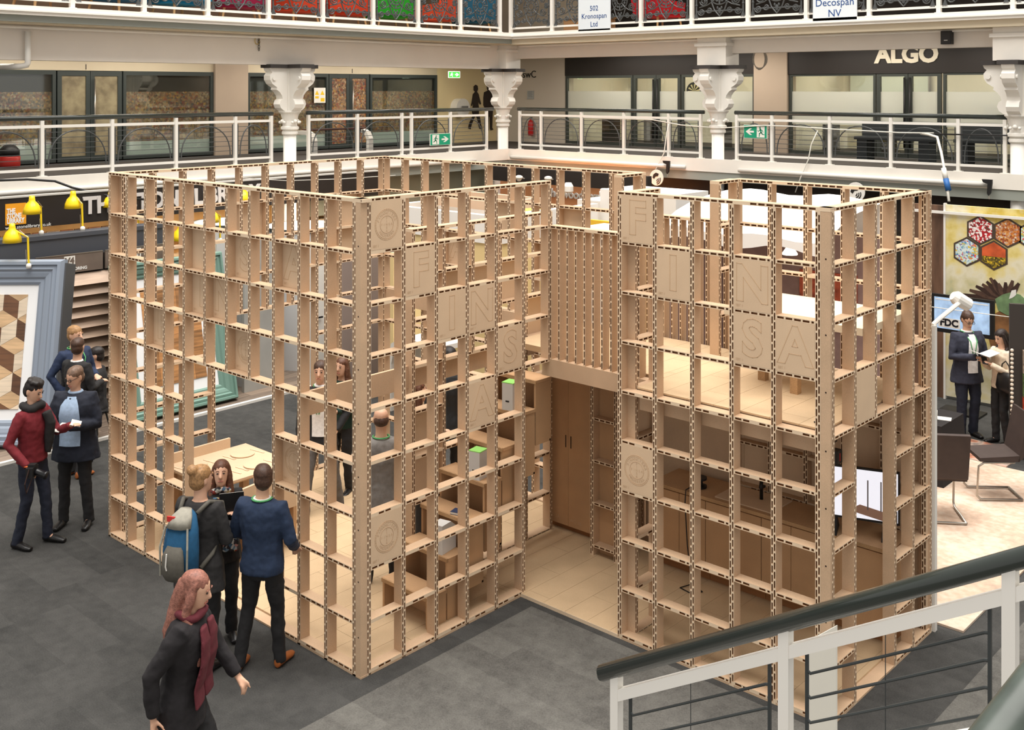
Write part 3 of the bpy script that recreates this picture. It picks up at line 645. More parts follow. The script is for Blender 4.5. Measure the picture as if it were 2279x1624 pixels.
# hall name boards
def name_board(px0, px1, py1, l1, l2, size, label, extra=None):
    a, c = atY(px0, py1, 12.12), atY(px1, py1, 12.12); W = c.x - a.x
    t = thing('stand_name_board', label, 'sign', ((a.x + c.x) / 2, 12.12, (a.z + c.z) / 2)); NAVY = mat('sign_blue', (30, 70, 130), .5)
    MB().box(-W / 2, W / 2, 0, .02, 0, W * 1.35).build('board', mat('sign_pale', (222, 228, 232), .4), t)
    for k, s_ in enumerate(l1): text('sign_text', s_, size, NAVY, t, (0, -.002, l2[k]), ext=.001)
    MB().box(-W / 2, W / 2, -.002, 0, W * .82, W * .85).build('blue_line', mat('line_blue', (40, 130, 200), .5), t)
    if extra: text('sign_text', extra, .09, NAVY, t, (-W * .3, -.002, W * .9), ext=.001, bold=.004)
name_board(1287, 1358, 68, ['502', 'Kronospan', 'Ltd'], [.46, .3, .13], .15, 'hanging name board reading 502 Kronospan Ltd', 'SHOW')
name_board(1809, 1907, 45, ['Decospan', 'NV'], [.31, .12], .18, 'hanging name board reading Decospan NV')
# beam fittings
p = atX(575, 100, -9.97); t = thing('hanging_chain', 'short steel chain with a yellow loop on the left beam', 'chain', p, math.pi / 2)
for k in range(6):
    pts = [(.018 * math.cos(q) if k % 2 else 0, -.02 + (0 if k % 2 else .018 * math.cos(q)), -.08 + k * .045 + .028 * math.sin(q)) for q in [2 * math.pi * i / 10 for i in range(10)]]
    MB().tube(pts, .006, 5, closed=True).build('chain_link', mat('chain_dark', (90, 84, 74), .5, metal=.6), t)
MB().tube([(-.04 + .05 * math.cos(2 * math.pi * i / 14), -.02, .08 + .07 * math.sin(2 * math.pi * i / 14)) for i in range(14)], .006, 5, closed=True).build('yellow_loop', mat('loop_yellow', (190, 160, 60), .6), t)
t = thing('drain_pipe', 'white drain pipe with elbow on the left beam', 'pipe', (-9.9, atX(62, 100, -9.9).y, 0)); z0, z1 = 5.66, 5.12
MB().tube([(0, 0, z0), (0, 0, z1 + .06), (-.02, -.01, z1 + .02), (-.08, -.08, z1), (-.5, -.24, z1)], .045, 12).build('pipe', WHITE2, t, smooth=True)
p = atY(2110, 84, 12.58); t = thing('loudspeaker', 'small black loudspeaker on the far beam', 'speaker', p); MB().box(-.085, .085, -.1, .02, -.11, .11).build('cabinet', BLACK, t); MB().box(-.07, .07, -.104, -.1, -.09, .09).build('grille', mat('speaker_grille', (52, 50, 50), .7), t); MB().box(-.03, .03, -.106, -.104, -.05, -.04).build('badge', WHITE2, t)
p = atY(1690, 132, 12.9); t = thing('cable_coil', 'coil of grey cable hung beside the far column', 'cable', p)
for k in range(4): MB().tube([((.12 + k * .012) * math.cos(2 * math.pi * i / 18) + k * .01, -.01 * k, (.2 - k * .01) * math.sin(2 * math.pi * i / 18)) for i in range(18)], .008, 5, closed=True).build('loop', mat('cable_grey', (150, 142, 130), .6), t)
# cables strung along the far railing and the pole with the blue plug
def cable(label, pts, r, m_, name='cable'): return tag(MB().tube(pts, r, 6).build(name, m_, None, smooth=True), label, 'cable')
WC = mat('white_cable', (226, 222, 212), .5)
cable('white cable strung along the far gallery railing', [atY(1300, 262, 12.53), atY(1450, 266, 12.53), atY(1515, 278, 12.53), atY(1600, 285, 12.53), atY(1700, 279, 12.53), atY(1760, 281, 12.53), atY(1850, 287, 12.53), atY(2000, 295, 12.53), atY(2078, 296, 12.53)], .012, WC)
cable('white cord dropping from the railing to the round emblem', [atY(1489, 275, 12.45), atY(1484, 295, 12.4), atY(1478, 340, 12.38), atY(1462, 372, 12.36), atY(1452, 396, 12.35)], .011, WC)
cable('white cord hanging from the far railing behind the pavilion', [atY(1820, 290, 12.45), atY(1806, 320, 12.4), atY(1799, 355, 12.38), atY(1782, 395, 12.36), atY(1770, 428, 12.35)], .011, WC)
cable('black cable sagging below the left gallery edge', [atX(-20, 402, -9.6), atX(60, 399, -9.6), atX(122, 403, -9.6), atX(160, 417, -9.5), atX(215, 430, -9.3), atX(260, 440, -9.2), atX(330, 444, -9.1)], .02, BLACK)
cable('black cable stretched across the far right railing', [atY(2070, 298, 12.53), atY(2170, 300, 12.53), atY(2279, 302, 12.53), atY(2330, 303, 12.53)], .014, BLACK)
t = thing('cable_pole', 'white bent pole with blue plug above the yellow banner', 'pole', (0, 0, 0))
MB().tube([atY(2050, 297, 12.6), atY(2066, 299, 12.3), atY(2086, 305, 12.15), atY(2095, 340, 12.0), atY(2106, 400, 11.8), atY(2112, 448, 11.6)], .022, 8).build('tube', WC, t, smooth=True)
p0, p1 = atY(2105, 398, 11.74), atY(2111, 424, 11.7); MB().tube([p0, p1], .045, 10).build('blue_plug', mat('plug_blue', (40, 96, 160), .5), t, smooth=True)
p0, p1 = atY(2100, 374, 11.78), atY(2105, 398, 11.74); MB().tube([p0, p1], .04, 10).build('white_socket', WC, t, smooth=True)
for px_, py_, Yv, l in ((1485, 360, 12.3, 'black strap hanging below the far gallery near the emblem'), (2200, 402, 12.3, 'black strap hanging at the right end of the far gallery pipe')):
    p = atY(px_, py_, Yv); t = thing('hanging_strap', l, 'strap', p); MB().prism([(-.1, .02), (.06, .02), (.06, -.04), (.035, -.2), (0, -.24), (-.02, -.2), (-.01, -.05), (-.08, -.03)], 'y', -.02, .02).build('webbing', BLACK, t); MB().lathe([(.004, 0), (.016, .01), (.01, .05)], (.01, 0, -.3), 8).build('buckle', STEEL, t)
# ------------------------------------------------------------------ the lattice pavilion
HR, BD, PT, ST = .43, .10, .042, .029        # row pitch, board depth, post thickness, shelf thickness
def zrow(r): return 9 * HR - r * HR if r < 9 else .033
def board(mb, L, t, D, slots, mp, h0=0.0):
    """a tubular fibreboard strip: slotted front and back edges. (l, d, h) -> mp"""
    hs, rec = t * .28, .022
    P = lambda l, d, h: mp(l, d, h + h0)
    for s_, d0 in ((1, 0.0), (-1, D)):
        for a, b_ in ((hs, t / 2), (-t / 2, -hs)):
            mb.quad(P(0, d0, a), P(L, d0, a), P(L, d0, b_), P(0, d0, b_), 1)
        cur = 0.0; di = d0 + s_ * rec
        for a, b_ in slots:
            mb.quad(P(cur, d0, -hs), P(a, d0, -hs), P(a, d0, hs), P(cur, d0, hs), 1); cur = b_
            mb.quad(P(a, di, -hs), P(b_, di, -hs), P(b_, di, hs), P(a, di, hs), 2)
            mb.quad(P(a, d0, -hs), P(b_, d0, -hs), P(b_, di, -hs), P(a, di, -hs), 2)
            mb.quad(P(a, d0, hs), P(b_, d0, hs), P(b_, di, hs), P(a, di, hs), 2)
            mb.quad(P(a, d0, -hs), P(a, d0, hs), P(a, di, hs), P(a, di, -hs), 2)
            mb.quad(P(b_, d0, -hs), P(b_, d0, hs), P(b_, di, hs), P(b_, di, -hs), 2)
        mb.quad(P(cur, d0, -hs), P(L, d0, -hs), P(L, d0, hs), P(cur, d0, hs), 1)
    for h in (-t / 2, t / 2): mb.quad(P(0, 0, h), P(L, 0, h), P(L, D, h), P(0, D, h), 0)
    for l in (0, L): mb.quad(P(l, 0, -t / 2), P(l, D, -t / 2), P(l, D, t / 2), P(l, 0, t / 2), 1)
def slotrow(L, pitch=.0717, rib=.016, ph=0.0, keep=None):
    out = []; x = .012 + ph
    while x < L - .02:
        a, b_ = x, min(x + pitch - rib, L - .01)
        if b_ - a > .02 and (keep is None or keep((a + b_) / 2 / L)): out.append((a, b_))
        x += pitch
    return out
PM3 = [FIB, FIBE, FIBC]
_pc = {}
def post_mesh(L, single=False):
    k = (round(L, 3), single)
    if k not in _pc:
        mb = MB(); t = PT / 2
        if single: board(mb, L, t, BD, slotrow(L), lambda l, d, h: (h, d, l))
        else:
            board(mb, L, t - .0006, BD, slotrow(L), lambda l, d, h: (h, d, l), -t / 2)
            board(mb, L, t - .0006, BD, slotrow(L, ph=.03), lambda l, d, h: (h, d, l), t / 2)
        _pc[k] = mb.mesh('post', PM3)
    return _pc[k]
_sc = {}
def shelf_mesh(L, var):
    k = (round(L, 3), var)
    if k not in _sc:
        keep = [None, lambda f: f < .35 or f > .62, lambda f: .3 < f < .75, lambda f: f > .45][var]
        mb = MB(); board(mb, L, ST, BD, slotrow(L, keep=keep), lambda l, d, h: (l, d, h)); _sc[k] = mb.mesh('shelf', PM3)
    return _sc[k]
def rail_mesh(L):
    mb = MB(); board(mb, L, ST, BD, slotrow(L, keep=lambda f: (math.sin(f * L * 9) > -.75)), lambda l, d, h: (l, d, h)); return mb.mesh('top_rail', PM3)

def engraved(kind, W, Hh):
    """a fibreboard panel with an engraved capital or round seal; local x 0..W, z 0..Hh, face at y=0"""
    mb = MB().box(0, W, 0, .014, 0, Hh)
    def add(o, dx, dz, rot=0.0, sc_=1.0):
        c_, s_ = math.cos(rot), math.sin(rot); n = len(mb.v)
        for x, y, z in o.v:
            x, z = x * sc_, z * sc_; mb.v.append((dx + c_ * x - s_ * z, y, dz + s_ * x + c_ * z))
        mb.f += [tuple(i + n for i in f) for f in o.f]; mb.m += [1] * len(o.f)
    def solid(ch, size):
        me = textmesh(ch, size, 0.0); o = MB(); o.v = [(v.co.x, -.0012, v.co.z) for v in me.vertices]; o.f = [tuple(p.vertices) for p in me.polygons]; o.m = [0] * len(o.f); bpy.data.meshes.remove(me); return o
    if kind == 'seal':
        o = MB()
        for r in (.128, .117, .072):
            for k in range(36):
                a, b_ = 2 * math.pi * k / 36, 2 * math.pi * (k + 1) / 36
                strip(o, (r * math.cos(a), 0, r * math.sin(a)), (r * math.cos(b_), 0, r * math.sin(b_)), .0035, .0012)
        add(o, W / 2, Hh / 2)
        for s_, a0, da in (('FINANCIERA', R(160), R(-15.5)), ('MADERERA', R(222), R(13.5))):
            for i, ch in enumerate(s_):
                a = a0 + da * i; add(solid(ch, .034), W / 2 + .095 * math.cos(a), Hh / 2 + .095 * math.sin(a), a - math.pi / 2 if da < 0 else a + math.pi / 2)
        for i, ch in enumerate('FINSA'):
            add(solid(ch, .03), W / 2 + (i - 2) * .027, Hh / 2)
            if i != 2: add(solid(ch, .03), W / 2, Hh / 2 - (i - 2) * .027)
    elif kind:
        add(outline(kind, .40, .0055, .0012, sx=1.0, bold=.012), W / 2, Hh / 2)
    if kind:
        add(solid('SBT 1', .028), .05, .03)
    return mb.mesh('panel', [FIBP, GROOVE])
_en = {}
pav = thing('lattice_pavilion', 'two-storey open lattice pavilion of slotted tan fibreboard shelves', 'pavilion')
rnd = random.Random(5)
def wall(wname, ox, oy, rot, n, w_, closed=lambda c, r: True, panels={}, pback=False, top=True, r0=0, rail_ext=(0, 0), varf=None):
    t = bpy.data.objects.new(wname, None); COL.objects.link(t); t.parent = pav; t.location = (ox, oy, 0); t.rotation_euler = (0, 0, rot)
    rows = range(r0, 9); L = w_ - PT
    pres = lambda c, r: 0 <= c < n and r0 <= r < 9 and closed(c, r)
    for k in range(n + 1):
        runs = []; cur = None
        for r in list(rows) + [9]:
            on = r < 9 and (pres(k - 1, r) or pres(k, r))
            if on and cur is None: cur = r
            if not on and cur is not None: runs.append((cur, r)); cur = None
        for a, b_ in runs:
            z1 = zrow(a) - (ST / 2 if a == r0 else 0); z0 = 0.001 if b_ == 9 else zrow(b_) - ST / 2
            link('post', post_mesh(z1 - z0), t, (k * w_, 0, z0))
    for c in range(n):
        for r in range(r0 + 1, 10):
            if pres(c, r - 1) or pres(c, r):
                v = varf(c, r) if varf else (0 if rnd.random() < .5 else rnd.choice((1, 2, 3)))
                link('shelf', shelf_mesh(L, v), t, (c * w_ + PT / 2, 0, zrow(r)))
    if top:
        Lr = n * w_ + PT + rail_ext[0] + rail_ext[1]
        link('top_rail', rail_mesh(Lr), t, (-PT / 2 - rail_ext[0], 0, zrow(r0)))
    for (c, r), kind in panels.items():
        Hh = zrow(r) - zrow(r + 1) - ST; key = (kind, round(L, 3), round(Hh, 2))
        if key not in _en: _en[key] = engraved(kind, L - .002, Hh - .002)
        link('panel', _en[key], t, (c * w_ + PT / 2 + .001, .085 if pback else -.001, zrow(r + 1) + ST / 2 + .001))
    return t
WU, WV = .3712, .3779
mostly0 = lambda c, r: 0 if (c * 7 + r * 3) % 5 else 2
wall('lattice_wall', -4.1677, 0, 0, 11, WU, lambda c, r: not (4 <= c < 8 and r >= 4), {(2, 3): 'F', (4, 2): 'I', (5, 2): 'N', (6, 1): 'S', (8, 1): 'A', (4, 1): '', (6, 3): 'seal', (8, 5): 'seal'}, True, rail_ext=(0, .085), varf=mostly0)
wall('lattice_wall', 0, .0873, math.pi / 2, 6, WV, lambda c, r: not (c == 5 and r >= 4), {(0, 0): 'seal', (1, 1): 'F', (2, 2): 'I', (3, 2): 'N', (4, 3): 'S', (3, 4): 'A', (0, 6): 'seal'}, rail_ext=(.066, 0), varf=lambda c, r: (2, 1, 3)[(c + r) % 3] if r > 4 else (0, 3, 1)[(c * 2 + r) % 3])
wall('lattice_wall', 1.149, 1.9394, 0, 5, WU, lambda c, r: True, {(0, 0): 'F', (1, 1): 'I', (3, 1): 'N', (3, 2): 'S', (4, 2): 'A', (0, 5): 'seal'}, rail_ext=(0, .08), varf=lambda c, r: 0 if r < 4 else 1)
wall('lattice_wall', 3.1081, 1.985, math.pi / 2, 5, .3753, lambda c, r: not (c in (1, 2) and r >= 4), {(1, 3): ''}, rail_ext=(.02, 0), varf=lambda c, r: 0)
wall('lattice_wall', -4.089, .12, math.pi / 2, 10, .3665, lambda c, r: not (3 <= c < 7 and r >= 4), {(4, 1): '', (7, 2): '', (8, 1): '', (8, 2): ''}, pback=True, top=True, rail_ext=(.0, .08))
wall('lattice_wall', -4.109, 3.785, 0, 11, .376, lambda c, r: not (2 <= c < 4 and r >= 5), {(5, 1): '', (7, 2): 'S', (8, 1): '', (9, 2): '', (3, 2): 'A', **{(c, r): '' for c in (8, 9, 10) for r in range(4, 9)}}, pback=True)
wall('lattice_wall', .08, 3.43, math.pi / 2, 1, .335, lambda c, r: True)
wall('lattice_wall', 1.2, 3.785, 0, 5, .3753, lambda c, r: True, {(c, r): '' for c in range(5) for r in range(4, 9)}, True)
wall('lattice_wall', 1.24, 3.43, math.pi / 2, 1, .335, lambda c, r: r < 4)
wall('lattice_wall', 1.25, 2.055, math.pi / 2, 1, .34, lambda c, r: True, {(0, 4): '', (0, 5): ''}, True)
# interior stair partition, up to the first row below the roof line
wall('lattice_wall', -.76, 1.27, math.pi / 2, 5, .4, lambda c, r: not (r == 4 and c in (1, 2)) and not (r == 5 and c == 1), {(0, 5): '', (0, 6): '', (1, 2): '', (2, 2): '', (3, 2): '', (4, 3): ''}, True, True, 1)
bk = MB().box(.06, 1.25, 3.86, 3.872, .04, 2.15).build('back_panel', FIBP, pav)
# beams and corner posts
def part(name, mb, m=FIB): return mb.build(name, m, pav)
part('beam', MB().box(-.84, -.81, .1, 3.3, 1.95, 2.16))
part('beam', MB().box(-4.0, -.9, 3.74, 3.77, 1.97, 2.16))
part('beam', MB().box(1.27, 3.0, 2.07, 2.1, 1.985, 2.16)); part('beam', MB().box(-.1, 1.149, 2.356, 2.44, 1.99, 2.16))
part('beam', MB().box(1.25, 3.0, 3.74, 3.78, 1.97, 2.16))
for x0, x1, y0, y1 in ((-.0635, -.002, .001, .066), (3.0265, 3.106, 1.9405, 1.963)):
    cp = part('corner_post', MB().box(x0, x1, y0, y1, .001, 3.855))
hole = MB().lathe([(.0065, 0), (.0065, .0015)], n=10).mesh('bolt_hole', mat('bolt_dark', (40, 26, 18), .9))
def holes(par, pts, rot):
    for p in pts:
        o = link('bolt_hole', hole, par, p); o.rotation_euler = rot
cps = [o for o in pav.children if o.name.startswith('corner_post')]
for cpo, x, y in ((cps[0], -.03, .001), (cps[1], 3.07, 1.9405)):
    holes(cpo, [(x, y + .0002, z) for z in (.33, .78, 1.2, 1.63, 2.06, 2.5, 2.93, 3.5)], (R(90), 0, 0))
# louvre screen over the entrance, and its twin at the back
for yy, nb, x0 in ((2.355, 11, .0), (3.79, 11, .12)):
    t = bpy.data.objects.new('louvre_screen', None); COL.objects.link(t); t.parent = pav; t.location = (x0, yy, 0)
    lm = rail_mesh(1.149 - x0 + .02); link('top_rail', lm, t, (0, 0, 3.44))
    for k in range(nb): link('louvre', post_mesh(1.265, True), t, (.006 + k * .1045, .004, 2.16))
# ground floor planks and the deck planks
def planks(x0, x1, y0, y1, z, wx, ly, name):
    x = x0; i = 0
    while x < x1 - .02:
        xe = min(x + wx, x1); y = y0 - ly * ((i * .37) % 1.0); 
        while y < y1 - .02:
            a, b_ = max(y, y0), min(y + ly, y1)
            if b_ - a > .03: MB().box(x + .0012, xe - .0012, a + .0012, b_ - .0012, z - .014, z).build(name, FIBF, pav)
            y += ly
        x += wx; i += 1
SUB = mat('floor_underlay', (96, 68, 44), .9)
part('floor_base', MB().box(-4.19, .0, .0, 1.94, .001, .017).box(-4.19, 3.108, 1.94, 3.88, .001, .017), [FIB])
planks(-4.08, -.11, .11, 1.94, .033, .256, 1.22, 'plank'); planks(-4.08, 1.149, 1.941, 3.77, .033, .256, 1.22, 'plank'); planks(1.149, 3.0, 2.05, 3.77, .033, .256, 1.22, 'plank')
part('step_edge', MB().box(.0, 1.13, 1.936, 1.941, .001, .033), [FIBE])
part('deck_base', MB().box(-.1, 1.26, 2.46, 3.78, 2.12, 2.166).box(1.26, 3.0, 2.06, 3.78, 2.12, 2.166), [FIB])
planks(-.1, 1.26, 2.46, 3.78, 2.185, .256, 1.22, 'deck_plank'); planks(1.26, 3.0, 2.045, 3.78, 2.185, .256, 1.22, 'deck_plank')
# landing at the head of the stair
part('landing', MB().box(-.72, -.1, 2.6, 3.78, 2.12, 2.18), [FIBF])
# box stairs
for k in range(7):
    y0 = .86 + k * .24; zt = .28 + k * .27
    s_ = thing('box_step', ['lowest open box step of the pavilion stair', 'second box step of the pavilion stair', 'third box step of the pavilion stair', 'fourth box step of the pavilion stair', 'fifth box step of the pavilion stair', 'sixth box step of the pavilion stair', 'topmost box step below the pavilion landing'][k], 'step', (-.44, y0, .0335), 0, 'box steps of the pavilion stair')
    zb = max(0, zt - .6 - .0335)
    d = .234
    for q_ in (-.3, .276): MB().box(q_, q_ + .024, .01, d - .02, zb + (.02 if zb > 0 else 0), zt - .035).build('side_panel', FIBD, s_)
    MB().box(-.3, .3, d - .02, d, zb, zt - .03).build('back_panel', FIBD, s_)
    MB().box(-.31, .31, 0.013, d + .002, zt - .03, zt).build('tread', FIBD, s_)
    MB().box(-.305, .305, .0, .012, zt - .035, zt - .001).build('tread_edge', PART, s_)
    if zb > 0: MB().box(-.3, .3, .01, d, zb, zb + .02).build('bottom_panel', FIBD, s_)
# file boxes on the steps
GB = mat('white_card', (216, 214, 210), .7); GL = mat('lime_card', (150, 214, 110), .6)
for k, (x, y, z, l) in enumerate(((-.3, 1.7, 1.1235, 'white file box with lime lid on the middle stair step'), (-.32, 2.18, 1.6635, 'white file box with lime lid high on the stair'), (-.3, 1.22, .5835, 'white card box low on the stair beside a book'))):
    t = thing('file_box', l, 'box', (x, y, z), .2)
    MB().prism([(-.11, 0), (.11, 0), (.11, .2), (.03, .26), (-.11, .26)], 'x', -.06, .06).build('body', GB, t)
    if k < 2: MB().box(-.065, .065, -.11, .03, .26, .268).build('lid', GL, t)
    MB().box(-.02, .02, -.1115, -.11, .08, .095).build('finger_slot', BLACK, t)
# ------------------------------------------------------------------ neighbouring stands, left side
LET = mat('silver_letters', (206, 200, 196), .4); LETW = mat('white_letters', (236, 234, 230), .4)
t = thing('stand_fascia', 'long dark fascia of the stone stand with silver lettering and orange logo', 'sign', (-9.25, -1.5, 2.72), math.pi / 2)
MB().box(0, 9.6, 0, .1, 0, .46).build('fascia_board', FASC, t)
MB().box(0, 9.6, -.012, .1, .46, .485).build('top_edge', mat('fascia_edge', (190, 186, 180), .4), t)
yy = atX(34, 470, -9.26).y + 1.5
MB().box(yy - .15, yy + .15, -.01, 0, .07, .38).build('logo_square', mat('logo_orange', (232, 156, 34), .5), t)
for k, s_ in enumerate(('THE', 'STONE', 'LIBRARY')): text('logo_text', s_, .1, LETW, t, (yy - .13, -.013, .27 - k * .073), ext=.002, align='LEFT', sx=.66, bold=.004)
text('web_address', 'www.stonelibrary.co.uk', .07, LETW, t, (yy - .15, -.004, .03), ext=.002, align='LEFT')
text('fascia_letters', 'THE STONE LIBRARY', .36, LET, t, (atX(184, 460, -9.26).y + 1.5, -.012, .25), ext=.012, align='LEFT', bold=.012, sx=.95)
# lit shelves with stone samples below the fascia
t = thing('sample_shelving', 'warm lit shelving of stone samples under the dark fascia', 'shelving', (-10.2, -1.5, 0), math.pi / 2)
MB().box(0, 9.6, .3, .36, 0, 2.72).build('back_panel', mat('warm_timber_back', (214, 168, 110), .7, noise=.12, nscale=3), t)
for z in (1.4, 1.85, 2.2): MB().box(0, 9.6, 0, .3, z, z + .03).build('shelf', FIBF, t)
rs = random.Random(3)
SN = ['near the left edge', 'below the orange logo', 'left of the first lamp', 'behind the first yellow lamp', 'right of the first lamp', 'below the web address end', 'left of the letters THE', 'below the letter T', 'behind the second lamp', 'right of the second lamp', 'at the pavilion edge', 'just behind the lattice']
for k in range(12):
    c_ = rs.choice(((120, 90, 66), (196, 160, 112), (86, 66, 54), (170, 150, 130), (150, 100, 70)))
    tag(MB().hexa([(0, 0, 0), (.2, .0, 0), (.2, .03, 0), (0, .03, 0), (0, .12, .26), (.2, .12, .26), (.2, .15, .26), (0, .15, .26)]).build('stone_sample', mat('stone_%d_%d_%d' % c_, c_, .6, noise=.25, nscale=12), None, (-10.25, .75 + k * .23, 2.231), math.pi / 2), 'small stone sample under the dark fascia ' + SN[k], 'sample', 'stone samples under the fascia')
area('shelf_light', (-9.7, 3, 2.7), .15, 60, (1, .82, .6), sizey=9)
# grey display wall carrying the lamps
DWZ = atX(120, 522, -8.6).z; RHZ = atX(190, 582, -8.35).z
tag(MB().box(-8.85, -8.6, .55, 3.3, 0, DWZ - .06).box(-8.87, -8.58, .53, 3.32, DWZ - .06, DWZ).build('display_wall', mat('graphite_panel', (74, 76, 82), .45)), 'graphite display wall with pale top behind the big blue frame', 'display wall')
def lamp(x, y, z, ang, label, h=.42, reach=.26):
    t = thing('desk_lamp', label, 'lamp', (x, y, z), ang, 'yellow architect lamps')
    MB().lathe([(.035, 0), (.035, .05), (.015, .07)], n=10).build('clamp', WHITE2, t, smooth=True)
    MB().tube([(0, 0, .05), (.012, 0, h)], .014, 8).build('lower_arm', YEL, t)
    MB().tube([(.012, 0, h), (reach, 0, h + .1)], .013, 8).build('upper_arm', YEL, t)
    MB().tube([(.03, .0, .06), (.04, 0, h * .6)], .005, 5).build('spring', STEEL, t); MB().tube([(.0, .02, h), (reach * .6, .02, h + .1)], .004, 5).build('spring', STEEL, t)
    MB().lathe([(.0, .17), (.035, .165), (.042, .12), (.045, .09), (.085, .05), (.115, -.02), (.125, -.09), (.12, -.09), (.1, -.02), (.03, .06)], (reach + .03, 0, h + .02), 18, cap=False).build('shade', YEL, t, smooth=True)
    MB().ball((reach + .03, 0, h - .03), .045, n=10, k=6).build('bulb', glow('lamp_bulb', (255, 250, 240), 6.0), t, smooth=True)
    return t
lamp(-8.7, atX(92, 522, -8.7).y, DWZ, R(-56), 'yellow desk lamp on the grey wall below the web address', .4, .2)
lamp(-8.7, atX(184, 516, -8.7).y, DWZ, R(-150), 'yellow desk lamp on the grey wall under the letters THE', .4, .13)
lamp(-7.95, atX(64, 597, -7.95).y, atX(64, 597, -7.95).z, R(-140), 'yellow desk lamp above the big blue framed parquet', .42, .2)
for k, (px_, py_, X_, l) in enumerate(((276, 452, -9.0, 'yellow lamp just inside the pavilion left edge, top row'), (308, 448, -9.4, 'yellow lamp right of the first one behind the lattice'), (350, 540, -9.2, 'yellow lamp lower down behind the lattice second row'), (437, 520, -8.15, 'small yellow lamp behind the lattice near the grey drum'), (490, 480, -8.2, 'yellow lamp behind the lattice seen in the sixth column'), (543, 436, -8.12, 'yellow lamp high behind the lattice in the eighth column'))):
    p = atX(px_, py_, X_); lamp(X_, p.y, p.z - .42, R(200 + 25 * k), l)
    tag(MB().box(X_ - .12, X_ + .12, p.y - .14, p.y + .14, 0, p.z - .42).build('lamp_plinth', mat('plinth_pale', (206, 206, 204), .6)), 'slim pale plinth below ' + l.split(' seen')[0].split(' just')[0].replace('yellow lamp', 'the yellow lamp'), 'plinth')
# big leaning frames
def moulding(t, W, H, wf, m_, steps):
    """four mitred mouldings of stepped section; local x 0..W, z 0..H, face -y"""
    def side(p0, p1, q0, q1):
        mb = MB(); n = len(steps)
        for i in range(n - 1):
            (f0, d0), (f1, d1) = steps[i], steps[i + 1]
            def P(f, d, a, b_): return (a[0] + (b_[0] - a[0]) * f, -d, a[1] + (b_[1] - a[1]) * f)
            mb.quad(P(f0, d0, p0, q0), P(f0, d0, p1, q1), P(f1, d1, p1, q1), P(f1, d1, p0, q0))
        mb.quad((p0[0], .05, p0[1]), (p1[0], .05, p1[1]), (p1[0], -steps[0][1], p1[1]), (p0[0], -steps[0][1], p0[1]))
        mb.quad((q0[0], .05, q0[1]), (q1[0], .05, q1[1]), (q1[0], -steps[-1][1], q1[1]), (q0[0], -steps[-1][1], q0[1]))
        mb.quad((p0[0], .05, p0[1]), (p1[0], .05, p1[1]), (q1[0], .05, q1[1]), (q0[0], .05, q0[1]))
        mb.build('frame_side', m_, t)
    O = [(0, 0), (W, 0), (W, H), (0, H)]; I = [(wf, wf), (W - wf, wf), (W - wf, H - wf), (wf, H - wf)]
    for k in range(4): side(O[k], O[(k + 1) % 4], I[k], I[(k + 1) % 4])
STEPS = [(0, .05), (.1, .12), (.22, .12), (.25, .09), (.4, .1), (.48, .075), (.55, .075), (.7, .06), (.78, .035), (.9, .035), (1, .015)]
BLUEF = mat('blue_grey_frame', (138, 148, 162), .45); TEALF = mat('sage_green_frame', (112, 142, 130), .45)
W1 = 2.7
t = thing('parquet_display', 'huge blue-grey frame with cube patterned parquet at the left edge', 'picture frame', (-7.37 - W1 * math.cos(R(44)), .84 - W1 * math.sin(R(44)), .04), R(44))
t.rotation_euler = (R(-12), 0, R(44))
moulding(t, W1, 2.45, .34, BLUEF, STEPS)
MB().box(.3, W1 - .3, .0, .03, .3, 2.15).build('mount_board', mat('white_mount', (236, 236, 236), .6), t)
MB().box(W1, W1 + .02, -.05, .3, 0.05, 2.4).build('side_panel', mat('graphite_side', (78, 78, 80), .5), t)
woods = [woodm('walnut_tile', (98, 66, 44), .2, 3), woodm('pale_oak_tile', (214, 196, 172), .1, 3), woodm('oak_tile', (190, 158, 120), .15, 3)]
x0, x1, z0, z1 = .48, W1 - .48, .48, 1.98; s_ = .235; hw = s_ * .866
def clip(poly):
    for ax, lim, sg in ((0, x0, 1), (0, x1, -1), (1, z0, 1), (1, z1, -1)):
        out = []
        for i in range(len(poly)):
            a, c = poly[i], poly[(i + 1) % len(poly)]; ia, ic = sg * (a[ax] - lim) >= 0, sg * (c[ax] - lim) >= 0
            if ia: out.append(a)
            if ia != ic:
                f = (lim - a[ax]) / (c[ax] - a[ax]); out.append((a[0] + (c[0] - a[0]) * f, a[1] + (c[1] - a[1]) * f))
        poly = out
        if len(poly) < 3: return None
    return poly
for i in range(-1, 9):
    for j in range(-1, 6):
        cx_ = x0 + (i + .5 * (j % 2)) * 2 * hw; cz_ = z0 + j * 1.5 * s_
        V = [(cx_ + hw * math.cos(R(90 + 60 * k)) / .866, cz_ + s_ * math.sin(R(90 + 60 * k))) for k in range(6)]
        for k, poly in enumerate(([(cx_, cz_), V[1], V[2], V[3]], [(cx_, cz_), V[3], V[4], V[5]], [(cx_, cz_), V[5], V[0], V[1]])):
            c_ = sum(p[0] for p in poly) / 4, sum(p[1] for p in poly) / 4
            poly = [(c_[0] + (p[0] - c_[0]) * .985, c_[1] + (p[1] - c_[1]) * .985) for p in poly]
            poly = clip(poly)
            if poly: MB().prism(poly, 'y', -.012, 0).build('parquet_tile', woods[k], t)
W2 = 1.8
t = thing('parquet_display', 'sage green frame with brown parquet leaning behind the pavilion', 'picture frame', (-7.5, 3.75 - W2, .04), math.pi / 2); t.rotation_euler = (R(-12), 0, math.pi / 2)
moulding(t, W2, 2.25, .26, TEALF, STEPS); MB().box(.24, W2 - .24, 0, .03, .24, 2.0).build('mount_board', MATS['white_mount'], t)
BW = woodm('brown_oak_tile', (158, 112, 70), .25, 2.5)
